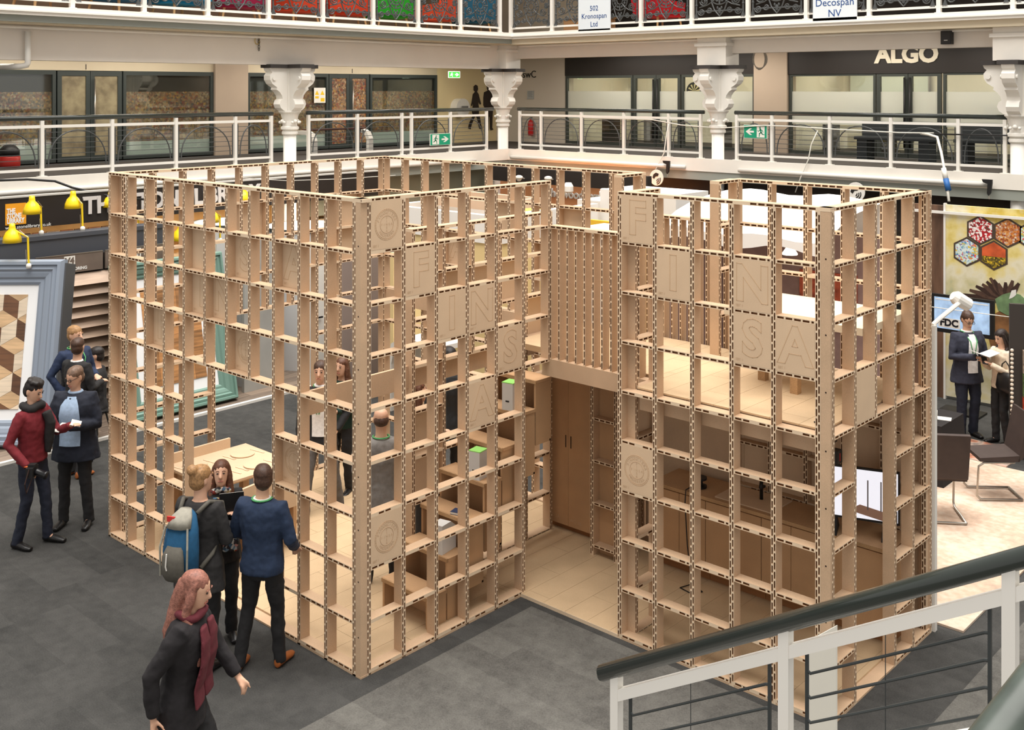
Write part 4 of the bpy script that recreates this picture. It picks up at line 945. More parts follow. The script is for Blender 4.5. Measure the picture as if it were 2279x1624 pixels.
for i in range(5): 
    for j in range(2): MB().box(.42 + i * .187, .42 + i * .187 + .184, -.012, 0, .42 + j * .7, .42 + j * .7 + .697).build('parquet_board', BW, t)
t = thing('leaning_board', 'grey green board leaning beside the pavilion left corner', 'board', (-7.9, 2.15, .04), math.pi / 2); t.rotation_euler = (R(-8), 0, R(84)); MB().box(0, .55, 0, .06, 0, 2.25).build('panel', mat('sage_board', (120, 128, 118), .5), t)
# plank sample rack with two headers
t = thing('flooring_rack', 'rack of slanted wood flooring samples with dark header boards', 'rack', (-8.35, 1.05, 0), math.pi / 2)
PL = woodm('greige_plank', (164, 140, 120), .16, 2, (1, 10, 10))
for k in range(13):
    o = MB().hexa([(.0, -.12, 0), (2.0, -.12, 0), (2.0, -.1, 0), (0, -.1, 0), (0, .0, .15), (2.0, .0, .15), (2.0, .02, .15), (0, .02, .15)]).build('sample_plank', PL, t, (0, 0, .1 + k * .155))
MB().box(0, 2, .03, .1, 0, RHZ + .1).build('back_panel', FASC, t)
for x in (.0, 1.02):
    MB().box(x, x + .98, -.03, .0, RHZ - .13, RHZ + .13).build('header_board', mat('header_brown', (112, 98, 88), .5, noise=.15, nscale=4), t); MB().box(x, x + .98, -.035, .0, RHZ + .13, RHZ + .14).build('header_rail', STEEL, t)
    MB().box(x + .4, x + .56, -.034, -.03, RHZ - .03, RHZ + .11).build('logo_plate', WHITE2, t); text('logo_letters', 'V4', .12, MATS['header_brown'], t, (x + .48, -.036, RHZ + .04), ext=.001, bold=.006); text('header_text', 'WOOD FLOORING', .06, LETW, t, (x + .48, -.032, RHZ - .08), ext=.001, bold=.002)
# tall boards, door and drums of the neighbours behind the lattice
tag(MB().box(-7.75, -7.68, 4.02, 4.7, .03, 2.4).build('concrete_board', mat('concrete_look', (168, 166, 160), .7, noise=.08, nscale=3)), 'grey concrete look board standing behind the lattice', 'board')
t = thing('white_door_sample', 'white plank door sample with black lever handle behind the lattice', 'door', (-7.3, 5.0, .03), math.pi / 2)
for k in range(5): MB().box(k * .15, k * .15 + .147, 0, .05, 0, 2.2).build('door_plank', mat('white_board', (232, 228, 220), .6), t)
MB().box(.08, .12, -.01, 0, .95, 1.15).box(.08, .22, -.05, -.03, 1.05, 1.075).box(.09, .11, -.05, 0, 1.05, 1.075).build('lever_handle', BLACK, t)
for k, (x, y, r, h) in enumerate(((-9.0, 4.62, .6, 2.55), (-8.6, 5.9, .7, 2.4))):
    t = thing('display_drum', ('pale grey round display drum behind the lattice, left one', 'pale grey round display drum behind the lattice, right one')[k], 'display', (x, y, 0))
    MB().lathe([(r, 0), (r, h)], n=36, cap=False).build('drum_wall', mat('drum_grey', (206, 206, 206), .6), t, smooth=True); MB().lathe([(r + .02, h - .06), (r + .02, h)], n=36, cap=False).build('dark_rim', DARK, t, smooth=True); MB().lathe([(0.01, h - .01), (r, h - .01)], n=36, cap=False).build('top', WHITE, t)
# cream booth with open roof
t = thing('cream_booth', 'cream exhibition booth with open white roof behind the left volume', 'booth', (-7.6, 6.9, 0))
CB = mat('booth_cream', (232, 206, 150), .7); WB = mat('booth_white', (238, 234, 228), .6)
MB().box(0, 2.6, 0, .08, 0, 2.3).build('front_wall', CB, t); MB().box(2.52, 2.6, .08, 2.6, 0, 2.3).build('side_wall', CB, t); MB().box(0, .08, .08, 2.6, 0, 2.3).build('side_wall', CB, t)
MB().box(-.02, 2.62, -.03, .09, 2.3, 2.75).build('white_header', WB, t); MB().box(2.5, 2.63, .09, 2.6, 2.3, 2.75).build('white_header', WB, t); MB().box(-.02, .1, .09, 2.6, 2.3, 2.75).build('white_header', WB, t)
MB().box(.3, 2.2, .5, .6, 2.75, 2.9).box(.3, 2.2, 1.5, 1.6, 2.75, 2.9).box(.3, .4, .6, 1.5, 2.75, 2.9).box(2.1, 2.2, .6, 1.5, 2.75, 2.9).build('roof_frame', mat('roof_frame_pink', (222, 192, 164), .6), t)
struct(MB().box(-10.3, -10.2, 7.2, 12.2, 2.3, 3.1).build('window_%d' % winno(), GREYG), 'grey green shutter under the left gallery')
tag(MB().box(-6.4, -6.3, 4.6, 6.6, 0, 2.2).build('mauve_wall', mat('mauve_grey', (138, 124, 118), .8)), 'mauve grey partition seen through the near lattice corner', 'partition')
tag(MB().box(-5.6, -5.52, 5.2, 6.2, 0.0, 2.3).build('cream_partition', CB), 'cream partition with white top behind the pavilion', 'partition')
# white bent counter near the lattice corner
tag(MB().prism([(0, 0), (.06, 0), (.06, .7), (.12, .95), (.3, 1.05), (1.1, 1.05), (1.1, 1.12), (.28, 1.12), (.05, 1.0), (0, .72)], 'y', 5.0, 5.7).build('white_counter', WHITE2, None, (-5.4, 0, .0)), 'curved white counter behind the lattice', 'counter')

# ------------------------------------------------------------------ stands behind the middle of the pavilion
t = thing('wood_stand', 'dark stand with warm lit band and white words wood experts', 'stand', (-9.3, 11.2, 0))
MB().box(0, 4.2, 0, .12, 2.82, 3.12).build('black_fascia', FASC, t); MB().box(0, 4.2, .3, .36, 2.4, 2.82).build('warm_band', mat('orange_lit_band', (214, 150, 104), .5), t)  # band colour has the orange lighting put into it
text('stand_words', 'the wood experts', .24, LETW, t, (2.35, .28, 2.62), ext=.01, bold=.008); MB().box(0, 4.2, .2, .4, 2.28, 2.4).build('lower_beam', mat('beam_brown', (120, 84, 62), .6), t)
MB().box(0, 4.2, 1.0, 1.05, 0, 2.3).build('back_wall', mat('orange_lit_wall', (226, 178, 110), .7), t); MB().box(0, .1, .12, 1.0, 0, 2.8).build('end_wall', WB, t); MB().box(4.1, 4.2, .12, 1.0, 0, 2.8).build('end_wall', WB, t)  # orange glow of the lit interior is put into the back wall colour
area('wood_stand_light', (-7.2, 11.75, 2.75), 3.6, 110, (1, .78, .5), sizey=.4)
for k, (px_, py_) in enumerate(((1155, 392), (1220, 394), (1265, 412), (1345, 425))):
    p = atY(px_, py_, 10.7); t = thing('arm_spotlight', ['white arm spotlight left on the dark stand fascia', 'second white arm spotlight on the dark stand fascia', 'third white arm spotlight on the dark stand fascia', 'white arm spotlight at the right end of the dark stand fascia'][k], 'spotlight', p, .0, 'white arm spotlights')
    MB().tube([(-.3, .5, -.1), (0, 0, .0)], .013, 6).build('arm', WHITE2, t); MB().lathe([(.03, .02), (.075, 0), (.08, -.03), (.03, -.1)] if k < 2 else [(.06, .05), (.1, -.02), (.1, -.12), (.07, -.14)], n=14).build('lamp_head', WHITE2, t)
# white booth boxes
for k, (x0, x1, y0, y1, z, l) in enumerate(((-5.0, -3.4, 9.6, 10.6, 2.95, 'white booth block behind the rear corner of the pavilion'), (-5.6, -5.02, 9.7, 10.6, 2.72, 'lower white booth block beside the warm stand'))):
    t = thing('white_booth', l, 'booth', (x0, y0, 0)); MB().box(0, x1 - x0, 0, .08, 0, z).build('front_wall', WB, t); MB().box(x1 - x0 - .08, x1 - x0, .08, y1 - y0, 0, z).build('side_wall', WB, t); MB().box(0, x1 - x0, 0, y1 - y0, z, z + .05).build('roof', WB, t)
tag(MB().box(-4.3, -3.2, 8.4, 8.48, 0, 2.62).build('yellow_partition', mat('booth_yellow', (236, 186, 52), .6, noise=.08, nscale=2)), 'bright yellow partition seen below the rear roof rail', 'partition')
# round leopard emblem discs on the fascia
def emblem(p, label, r=.16):
    t = thing('round_emblem', label, 'emblem', p)
    o = MB().lathe([(r, 0), (r, .02)], n=28).build('disc', WHITE2, t); o.rotation_euler = (R(90), 0, 0)
    MB().prism([(-.07 * r / .16, .06), (-.01, .1), (.06, .08), (.04, .03), (-.02, .02), (-.05, -.03), (-.09, .0)], 'y', -.026, -.02).build('head_shape', BLACK, t)
    for k in range(3):
        pts = [( (.03 + .035 * k) * math.cos(q) + .0, -.024, (.03 + .035 * k) * math.sin(q) - .03) for q in [R(-80 + 100 * i / 10) for i in range(11)]]
        MB().tube(pts, .009, 5).build('stripe', BLACK, t)
    MB().box(-.01, .01, .0, .16, 0, 3.05 - p.z).build('hanger', BLACK, t)
    return t
emblem(atY(1462, 395, 12.3), 'round white emblem with black head below the far gallery'); em = emblem(atY(1905, 427, 12.3), 'round white emblem above the white booth roof', .17); text('stand_letters', 'URE', .16, LETW, em, (0, 0, -.24), ext=.01, bold=.004)

# white tented stand with pendant lamps
t = thing('tented_stand', 'white draped stand with mauve inner walls behind the right volume', 'stand', (-1.95, 7.0, 0)); WT = mat('white_drape', (244, 240, 234), .8); MV = mat('mauve_wall_paint', (150, 124, 118), .8, noise=.12, nscale=6)
MB().box(0, 2.5, 1.6, 1.7, 0, 2.75).build('back_wall', MV, t); MB().box(0, .08, 0, 1.6, 0, 2.75).build('side_wall', MV, t)
ca = MB()
for i in range(12):
    xa, xb = i * .21, (i + 1) * .21
    for j in range(4):
        ya, yb = j * .45, (j + 1) * .45
        f = lambda x, y: 2.85 + .4 * math.sin(min(1, y / 1.8) * math.pi / 2) + .03 * math.sin(x * 5 + y * 3)
        ca.quad((xa, ya, f(xa, ya)), (xb, ya, f(xb, ya)), (xb, yb, f(xb, yb)), (xa, yb, f(xa, yb)))
for i in range(12):
    xa, xb = i * .21, (i + 1) * .21; ca.quad((xa, 0, 2.85 + .03 * math.sin(xa * 5)), (xb, 0, 2.85 + .03 * math.sin(xb * 5)), (xb, 0, 2.7 + .05 * math.sin(i)), (xa, 0, 2.7 + .05 * math.sin(i - 1)))
ca.build('canopy', WT, t)
MB().box(.0, 2.5, 1.72, 1.82, 2.75, 3.2).build('white_fascia', WB, t)
text('stand_letters', 'TC', .42, LETW, t, (.62, 1.57, 2.0), ext=.02, bold=.01)
MB().box(1.35, 2.2, 1.56, 1.6, 1.4, 2.2).build('red_picture', mat('copper_picture', (176, 84, 58), .6, noise=.5, nscale=9), t)
for k, (px_, py_) in enumerate(((1758, 553), (1808, 552))):
    p = atY(px_, py_, 7.6); l = thing('pendant_lamp', ('white bell pendant lamp in the tented stand, left of the pair', 'white bell pendant lamp in the tented stand, right of the pair')[k], 'lamp', p, 0, 'pendant lamps')
    MB().tube([(-.35, .3, .28), (0, 0, .26), (0, 0, .2)], .012, 6).build('bracket', WHITE2, l); MB().lathe([(.02, .2), (.035, .19), (.035, .07), (.03, .05)], n=12).build('socket', WHITE2, l, smooth=True); MB().lathe([(.03, .05), (.045, .02), (.1, -.06), (.1, -.08)], n=16).build('bulb_reflector', glow('pendant_glow', (255, 244, 224), 4.0), l, smooth=True)
tag(MB().box(-2.9, -2.2, 6.4, 7.0, 0, 2.75).box(-2.95, -2.15, 6.35, 7.05, 2.75, 2.8).build('white_kiosk', WB), 'white kiosk block behind the pavilion back corner', 'booth')
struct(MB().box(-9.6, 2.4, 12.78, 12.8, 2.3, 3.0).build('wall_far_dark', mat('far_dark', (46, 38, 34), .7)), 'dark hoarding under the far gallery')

# ------------------------------------------------------------------ carpet and wallpaper stand at the right
BY = 11.2
a, c = atY(2105, 455, BY), atY(2105, 790, BY); x0 = a.x; ztop = a.z
m, nt, b = nodemat('painted_backdrop')
n = tex(nt, 'ShaderNodeTexNoise', .9, detail=7); n2 = tex(nt, 'ShaderNodeTexNoise', 4, detail=6)
mx = nt.nodes.new('ShaderNodeMix'); mx.inputs[0].default_value = .3; nt.links.new(n.outputs['Fac'], mx.inputs[2]); nt.links.new(n2.outputs['Fac'], mx.inputs[3])
nt.links.new(ramp(nt, mx.outputs[0], [(.32, (140, 160, 136)), (.4, (206, 196, 150)), (.47, (226, 218, 190)), (.54, (222, 204, 130)), (.6, (198, 172, 70)), (.66, (222, 210, 170)), (.76, (150, 124, 50))]), b.inputs['Base Color']); b.inputs['Roughness'].default_value = .6
t = thing('painted_banner', 'tall yellow banner printed with hexagon photos and a pheasant', 'banner', (x0, BY, 0))
MB().box(0, 2.6, 0, .05, .05, ztop).build('banner_panel', m, t); MB().box(-.03, 0, -.02, .05, 0, ztop + .02).build('edge_profile', WHITE2, t); MB().box(-.5, 2.7, -.05, -.02, ztop - .14, ztop - .1).build('white_bar', WHITE2, t)
def pic(name, kind):
    m, nt, b = nodemat(name); b.inputs['Roughness'].default_value = .5
    v = tex(nt, 'ShaderNodeTexVoronoi', 42.0); n = tex(nt, 'ShaderNodeTexNoise', 5, detail=5); sep = nt.nodes.new('ShaderNodeSeparateColor'); nt.links.new(v.outputs['Color'], sep.inputs[0])
    st = {'red': [(0, (244, 240, 236)), (.4, (236, 226, 220)), (.5, (204, 40, 48)), (.8, (150, 20, 34)), (1, (90, 60, 50))], 'party': [(0, (120, 60, 24)), (.3, (200, 110, 40)), (.5, (220, 160, 90)), (.7, (150, 50, 30)), (1, (230, 214, 190))], 'glass': [(0, (226, 236, 234)), (.4, (200, 220, 216)), (.6, (60, 130, 190)), (.7, (226, 70, 60)), (.8, (230, 190, 50)), (1, (120, 180, 160))], 'field': [(0, (40, 36, 24)), (.3, (90, 80, 30)), (.55, (222, 186, 40)), (.8, (60, 56, 30)), (1, (160, 130, 40))]}[kind]
    nt.links.new(ramp(nt, sep.outputs[0], st), b.inputs['Base Color']); return m
HX = mat('hexagon_border', (74, 62, 52), .5)
def hexa_pic(px_, py_, mt, top=None):
    p = atY(px_, py_, BY); r = .228
    P6 = [(p.x - x0 + r * math.cos(R(30 + 60 * k)), p.z + r * math.sin(R(30 + 60 * k))) for k in range(6)]; c0 = (p.x - x0, p.z)
    ri = .86; Q6 = [(c0[0] + (q[0] - c0[0]) * ri, c0[1] + (q[1] - c0[1]) * ri) for q in P6]
    MB().prism(P6, 'y', -.004, 0).build('hexagon_border', HX, t); MB().prism(Q6, 'y', -.007, -.004).build('hexagon_photo', mt, t)
    if top:
        MB().prism([Q6[0], Q6[1], Q6[2], (Q6[2][0], c0[1] - .02), (Q6[0][0], c0[1] - .02)], 'y', -.009, -.007).build('sky_photo', top, t)
hexa_pic(2182, 512, pic('red_flower_photo', 'red')); hexa_pic(2243, 518, pic('market_photo', 'party')); hexa_pic(2152, 560, pic('glassware_photo', 'glass')); hexa_pic(2212, 568, pic('sunflower_photo', 'field'), mat('sunset_photo', (204, 92, 50), .5, noise=.45, nscale=5))
hexa_pic(2300, 525, MATS['glassware_photo'])
# the pheasant print: fanned feathers, body, head
def ptb(px_, py_): q = atY(px_, py_, BY); return (q.x - x0, q.z)
fe = mat('feather_brown', (84, 60, 48), .7, noise=.3, nscale=14); fd = mat('feather_dark', (58, 38, 30), .7, noise=.3, nscale=14)
hub = ptb(2240, 672)
tips = [(2130, 668), (2142, 655), (2158, 645), (2172, 636), (2186, 632), (2196, 626), (2204, 618), (2212, 622), (2222, 630), (2238, 628), (2254, 624), (2268, 630)]
for k, tp in enumerate(tips):
    q = ptb(*tp); d = Vector((q[0] - hub[0], q[1] - hub[1])); nrm = Vector((-d.y, d.x)).normalized() * .045
    poly = [(hub[0], hub[1]), (hub[0] + d.x * .55 + nrm.x, hub[1] + d.y * .55 + nrm.y), (q[0] + nrm.x * .4, q[1] + nrm.y * .4), (q[0] - nrm.x * .4, q[1] - nrm.y * .4), (hub[0] + d.x * .55 - nrm.x, hub[1] + d.y * .55 - nrm.y)]
    MB().prism(poly, 'y', -.004 - .0004 * k, 0).build('printed_feather', (fe, fd)[k % 2], t)
body = [ptb(*q) for q in ((2215, 665), (2232, 655), (2250, 650), (2270, 655), (2300, 680), (2300, 710), (2262, 708), (2240, 700), (2222, 690))]; MB().prism(body, 'y', -.012, 0).build('printed_body', mat('bird_green', (112, 138, 96), .7, noise=.3, nscale=8), t)
MB().prism([ptb(*q) for q in ((2246, 665), (2252, 646), (2262, 644), (2262, 656), (2254, 662))], 'y', -.014, 0).build('printed_head', WHITE2, t)
MB().prism([ptb(*q) for q in ((2190, 710), (2225, 692), (2300, 715), (2300, 790), (2210, 790))], 'y', -.006, 0).build('printed_ground', mat('print_ground', (128, 88, 52), .7, noise=.4, nscale=7), t)
q0, q1 = atY(2074, 460, BY + .02).x, x0 - .04
tag(MB().box(q0 - .3, q1, BY + .02, BY + .08, 0, ztop - .02).build('bark_panel', woodm('bark_print', (86, 64, 50), .5, 2.2, (3, 1, .6))), 'dark bark printed panel left of the yellow banner', 'panel')
p = atY(2140, 703, 10.6)
t = thing('television', 'black television with pale blue slides in front of the banner', 'television', p)
MB().box(-.46, .46, 0, .05, -.28, .28).build('casing', BLACK, t); MB().box(-.4, .4, -.004, 0, -.22, .24).build('screen', mat('tv_screen', (150, 176, 206), .3, noise=.5, nscale=6, emit=(150, 176, 206), estr=.5), t)
MB().box(-.38, .38, -.007, -.004, .2, .215).build('screen_line', LETW, t); text('screen_text', 'FDC', .14, mat('screen_black', (20, 22, 30), .5), t, (-.18, -.008, -.13), ext=.001, bold=.006); MB().box(-.34, -.02, -.006, -.004, -.2, -.06).build('screen_box', WHITE2, t)
MB().box(-.04, .04, .02, .06, -p.z, -.28).box(-.3, .3, -.15, .2, -p.z, -p.z + .03).build('stand', BLACK, t)
# cantilever chairs
BRL = mat('dark_brown_leather', (62, 50, 46), .6, noise=.12, nscale=8)
def cantilever(loc, rz, label):
    t = thing('cantilever_chair', label, 'chair', loc, rz, 'brown cantilever chairs')
    # local: seat faces -y
    prof = [(-.24, .43), (-.22, .48), (.2, .47), (.25, .55), (.3, .98), (.265, .99), (.2, .58), (.16, .52), (-.2, .54), (-.26, .5)]
    sp = [(-.25, .46), (-.25, .5), (.2, .53), (.2, .46)]
    MB().prism(sp, 'x', -.22, .22).build('seat', BRL, t)
    MB().prism([(.18, .46), (.24, .5), (.34, 1.0), (.3, 1.01), (.2, .54)], 'x', -.22, .22).build('backrest', BRL, t)
    for s_ in (-1, 1): MB().tube([(s_ * .2, .15, .45), (s_ * .2, -.2, .44), (s_ * .2, -.26, .4), (s_ * .2, -.28, .06), (s_ * .2, -.24, .02), (s_ * .2, .24, .02)], .013, 8).build('tube_leg', STEEL, t, smooth=True)
    MB().tube([(-.2, .24, .02), (.2, .24, .02)], .013, 8).build('floor_bar', STEEL, t)
cantilever((2.2, 6.5, .02), R(215), 'brown cantilever chair seen from behind beside the pavilion'); cantilever((2.42, 7.55, .02), R(-50), 'brown cantilever chair seen from the side at the right edge')
t = thing('side_table', 'small table under a black cloth with leaflets beside the pavilion', 'table', (1.5, 7.75, 0)); 
MB().hexa([(-.4, -.4, 0.01), (.4, -.4, .01), (.4, .4, .01), (-.4, .4, .01), (-.36, -.36, .72), (.36, -.36, .72), (.36, .36, .72), (-.36, .36, .72)]).build('black_cloth', mat('black_cloth', (34, 30, 30), .9), t); MB().box(-.36, .36, -.36, .36, .72, .735).build('table_top', MATS['black_cloth'], t)
t = thing('pen_pot', 'white pot of blue pens on the black table', 'pen pot', (1.68, 7.6, .735)); MB().lathe([(.05, 0), (.05, .12), (.045, .12), (.045, .02)], n=14).build('pot', WHITE2, t, smooth=True)
for k in range(4): MB().tube([(0, 0, .03), (.03 * math.cos(k * 1.7), .03 * math.sin(k * 1.7), .19)], .006, 6).build('pen', mat('pen_blue', (50, 90, 160), .4), t)
for k, (x, y) in enumerate(((1.75, 7.72), (1.62, 7.5))): tag(MB().box(-.1, .1, -.07, .07, 0, .006).build('leaflet', WHITE2, None, (x, y, .735), .3 + k), ('white leaflet lying beside the pen pot', 'white leaflet at the corner of the black table')[k], 'leaflet')
# dark name stand with rug samples at the right edge
p = atZ(2262, 1130, .0)
t = thing('rug_stand', 'dark display board with pale words and furry rug samples at the right edge', 'display', (2.16, 9.05, 0), R(25))
MB().box(-.05, .9, 0, .06, 0, 2.0).build('board', mat('stand_dark', (56, 50, 46), .6), t); text('board_text', 'JT', .12, LETW, t, (.28, -.004, 1.86), ext=.001); text('board_text', 'Natural L', .07, LETW, t, (.26, -.004, 1.72), ext=.001)
for k, (z, c_) in enumerate(((1.15, (150, 132, 116)), (.85, (86, 104, 60)), (.55, (176, 60, 34)), (.25, (120, 96, 80)))): MB().box(.1, .9, -.09, 0, z - .02, z + .27).build('fur_sample', mat('fur_%d' % k, c_, .95, noise=.4, nscale=18, bump=1.0, bscale=70), t)
for k in range(24): MB().ball((-.03, -.06, .15 + k * .055), .022, n=8, k=6).build('bead', mat('pearl', (222, 208, 190), .4), t)
# white wall end and spot at the pavilion corner
t = thing('white_panel_end', 'tall slim white panel edge beside the pavilion right corner', 'panel', (3.07, 3.9, 0)); z_ = atX(2078, 722, 3.1).z; MB().box(0, .06, 0, .05, 0, z_).build('panel', WHITE2, t)
p = atX(2110, 708, 3.0); t = thing('spotlight', 'white clip spotlight on an arm above the slim white panel', 'spotlight', (3.1, 3.925, z_))
MB().tube([(0, 0, 0), (.03, .1, .05), (.05, .5, .13)], .02, 8).build('arm', WHITE2, t); o = MB().lathe([(.035, -.1), (.06, -.08), (.065, .06), (.04, .1)], (0, 0, 0), 14).build('lamp_head', WHITE2, t, (.05, .55, .14)); o.rotation_euler = (R(60), 0, R(-40))
cable('thin white wire stretched past the television', [atY(2060, 681, 9.4), atY(2150, 693, 9.6), atY(2300, 712, 9.8)], .006, WC)
cable('thin white wire stretched behind the lattice roof', [atX(520, 395, -6.0), atX(640, 402, -6.0), atX(760, 398, -6.0), atX(880, 390, -6.0)], .005, WC)
# ------------------------------------------------------------------ people
REM = []          # (object, voxel, wrinkle)
_tx = bpy.data.textures.new('cloth_wrinkle', 'CLOUDS'); _tx.noise_scale = .09; _tx.noise_depth = 2
def remesh(o, vox, wr=0.0, it=3):
    m_ = o.modifiers.new('r', 'REMESH'); m_.mode = 'VOXEL'; m_.voxel_size = vox; m_.use_smooth_shade = True
    s_ = o.modifiers.new('s', 'SMOOTH'); s_.iterations = it; s_.factor = .5
    if wr:
        d = o.modifiers.new('d', 'DISPLACE'); d.texture = _tx; d.strength = wr; d.mid_level = .5; d.texture_coords = 'GLOBAL'
    REM.append(o); return o
def place(px_, py_, H):
    d = (CAM.z - H) * FPX / (py_ - PPY); p = atD(px_, py_, d); return Vector((p.x, p.y, 0))
def cl(name, rgb, rough=.85, noise=.12, nscale=30): return mat('cloth_' + name, rgb, rough, noise=noise, nscale=nscale, bump=.15, bscale=220)
AW = {'down': ((.235, .02, 1.13), (.24, -.06, .88)), 'front': ((.24, -.02, 1.14), (.1, -.3, 1.14)), 'hip': ((.3, .05, 1.15), (.2, -.1, .98)), 'read': ((.25, -.04, 1.13), (.06, -.32, 1.18)), 'phone': ((.22, -.06, 1.12), (.08, -.28, 1.26)), 'swing': ((.24, .14, 1.14), (.24, .1, .9)), 'fwd': ((.24, -.14, 1.14), (.22, -.3, .98)), 'back': ((.25, .12, 1.14), (.1, .2, 1.0)), 'pocket': ((.29, .08, 1.15), (.2, -.04, .93))}
def person(label, loc, th, H, top, legs, shoes, hair, hstyle='short', L='down', Rr='down', hem=.86, lean=0.0, hyaw=0.0, hpitch=0.0, stance=((.1, .02), (-.1, -.02)), vox=.0105, skin=None, sit=False, fem=False, shirt=None, scarf=None, lany=False, legw=1.0, topw=1.0, skirt=None, knee=None, glasses=False, sw_=.075):
    s = H / 1.75; sk = skin or SKIN
    def S(p): return Vector(p) * s
    def LN(p):      # lean the upper body forward about the hips
        p = Vector(p); z = p.z - .95
        if z <= 0: return p
        c_, n_ = math.cos(lean), math.sin(lean); y = p.y
        return Vector((p.x, y * c_ - z * n_, .95 + z * c_ + y * n_))
    zs = -.42 if sit else 0.0
    sw = .93 if fem else 1.0
    tors = [(.80, .06, .06, 0), (.84, .13, .095, .005), (.93, .168 if not fem else .172, .118, .008), (1.03, .152 / (1.06 if fem else 1), .105, 0), (1.13, .152 / (1.08 if fem else 1), .105, -.003), (1.25, .175 * sw, .118, -.005), (1.36, .188 * sw, .108, 0), (1.425, .16 * sw, .085, .004), (1.46, .085, .065, .006)]
    def ring(z, rx, ry, yo, k=1.0, add=0.0):
        c_ = LN((0, yo, z)); n_ = LN((0, yo, z + .01)) - c_ if z > .95 else Vector((0, 0, .01)); n_.normalize()
        ay = n_.cross(Vector((1, 0, 0))); c_.z += zs
        return (c_ * s, Vector((rx * k + add, 0, 0)) * s, ay * (ry * k + add) * s)
    J = {}
    for sd, A in ((1, L), (-1, Rr)):
        e, w_ = AW[A] if isinstance(A, str) else A
        sh = LN((sd * .178 * sw, .004, 1.4)); e = LN((sd * e[0], e[1], e[2])); w_ = LN((sd * w_[0], w_[1], w_[2]))
        for q in (sh, e, w_): q.z += zs
        J[sd] = (sh, e, w_)
    K = {}
    for sd, (fx, fy) in ((1, stance[0]), (-1, stance[1])):
        hip = Vector((sd * .092, 0, .9 + zs)); 
        if sit: kn = Vector((sd * .13, -.42, .5)); an = Vector((fx, -.42, .09))
        else:
            an = Vector((fx, fy, .09)); kn = (hip + an) / 2 + Vector((0, -.025 - (0 if fy <= 0 else .04), .03))
            if knee and sd in knee: kn = Vector(knee[sd][0]); an = Vector(knee[sd][1])
        K[sd] = (hip, kn, an)
    nb = LN((0, .008, 1.46)); hb = LN((0, -.004, 1.535)); hc = LN((0, -.012, 1.632))
    for q in (nb, hb, hc): q.z += zs
    HM = Matrix.Translation(hc) @ Matrix.Rotation(hyaw, 4, 'Z') @ Matrix.Rotation(hpitch + lean * .5, 4, 'X')
    def HP(p): return (HM @ Vector(p)) * s
    b_ = MB()
    b_.loft([ring(z, rx, ry, yo, .9) for z, rx, ry, yo in tors])
    b_.tube([S(nb - Vector((0, 0, .05))), S(hb), HP((0, .01, -.03))], [.062 * s, .055 * s, .06 * s], 10)
    hr = [(-.118, .026, .03, -.045), (-.1, .046, .05, -.038), (-.065, .058, .074, -.022), (-.02, .068, .09, -.008), (.025, .0735, .096, .0), (.065, .072, .092, .006), (.095, .056, .073, .01), (.116, .024, .034, .012)]
    b_.loft([(HP((0, yo, z)), (HP((rx, yo, z)) - HP((0, yo, z))), (HP((0, yo + ry, z)) - HP((0, yo, z)))) for z, rx, ry, yo in hr])
    b_.tube([HP((0, -.085, .03)), HP((0, -.112, -.022)), HP((0, -.09, -.035))], [.009 * s, .0155 * s, .012 * s], 8)
    for sd in (1, -1):
        b_.loft([(HP((sd * .07, .012, z)), (HP((sd * .07 + .012, .012, z)) - HP((sd * .07, .012, z))), (HP((sd * .07, .012 + r_, z)) - HP((sd * .07, .012, z)))) for z, r_ in ((-.035, .008), (-.02, .016), (.01, .02), (.03, .01))])
        sh, e, w_ = J[sd]
        b_.tube([S(sh * .6 + Vector((0, 0, sh.z * .4))), S(sh), S((sh + e) / 2), S(e), S(e * .6 + w_ * .4), S(w_)], [.05 * s, .05 * s, .043 * s, .037 * s, .036 * s, .026 * s], 10)
        d = (w_ - e).normalized(); side = d.cross(Vector((0, 0, 1)))
        if side.length < .2: side = Vector((1, 0, 0))
        side.normalize(); nrm = side.cross(d)
        if sd * side.x > 0 and abs(d.z) < .8: pass
        palm = w_ + d * .085
        b_.loft([(S(w_), side * .026 * s, nrm * .018 * s), (S(w_ + d * .03), side * .034 * s, nrm * .017 * s), (S(palm), side * .042 * s, nrm * .015 * s), (S(palm + d * .012), side * .038 * s, nrm * .012 * s)])
        for i, (o_, ln) in enumerate(((-.031, .068), (-.0105, .08), (.0105, .075), (.031, .058))):
            a0 = palm + side * o_ - d * .01; a1 = a0 + d * ln * .55 - nrm * .012; a2 = a1 + d * ln * .3 - nrm * ln * .42
            b_.tube([S(a0), S(a1), S(a2)], [.0092 * s, .0088 * s, .0075 * s], 6)
        ts = -side if sd > 0 else side
        if d.z < -.6: ts = Vector((0, -1, 0)) if abs(side.y) < .5 else side
        t0 = w_ + d * .03 + ts * .022; t1 = t0 + d * .035 + ts * .028 - nrm * .01; t2 = t1 + d * .03 + ts * .004 - nrm * .012
        b_.tube([S(t0), S(t1), S(t2)], [.013 * s, .0105 * s, .009 * s], 6)
        hip, kn, an = K[sd]
        b_.tube([S(hip), S(hip * .5 + kn * .5), S(kn), S(kn * .65 + an * .35), S(an)], [.075 * s, .068 * s, .05 * s, .046 * s, .034 * s], 10)
        b_.tube([S(an), S(an + Vector((0, -.06, -.05)))], [.034 * s, .03 * s], 8)
    root = b_.build('person', sk, None, loc, th); tag(root, label, 'person'); remesh(root, vox * s, 0, 2)
    # clothes
    j = MB(); kk = 1.06 * topw
    tr = [r for r in tors if r[0] > hem - .02]
    if hem < .8: tr = [(hem, .19, .135, .01), (.84, .178, .128, .008)] + [r for r in tors if r[0] > .9]
    else: tr = [(hem, .165, .118, .006)] + [r for r in tors if r[0] > hem + .04]
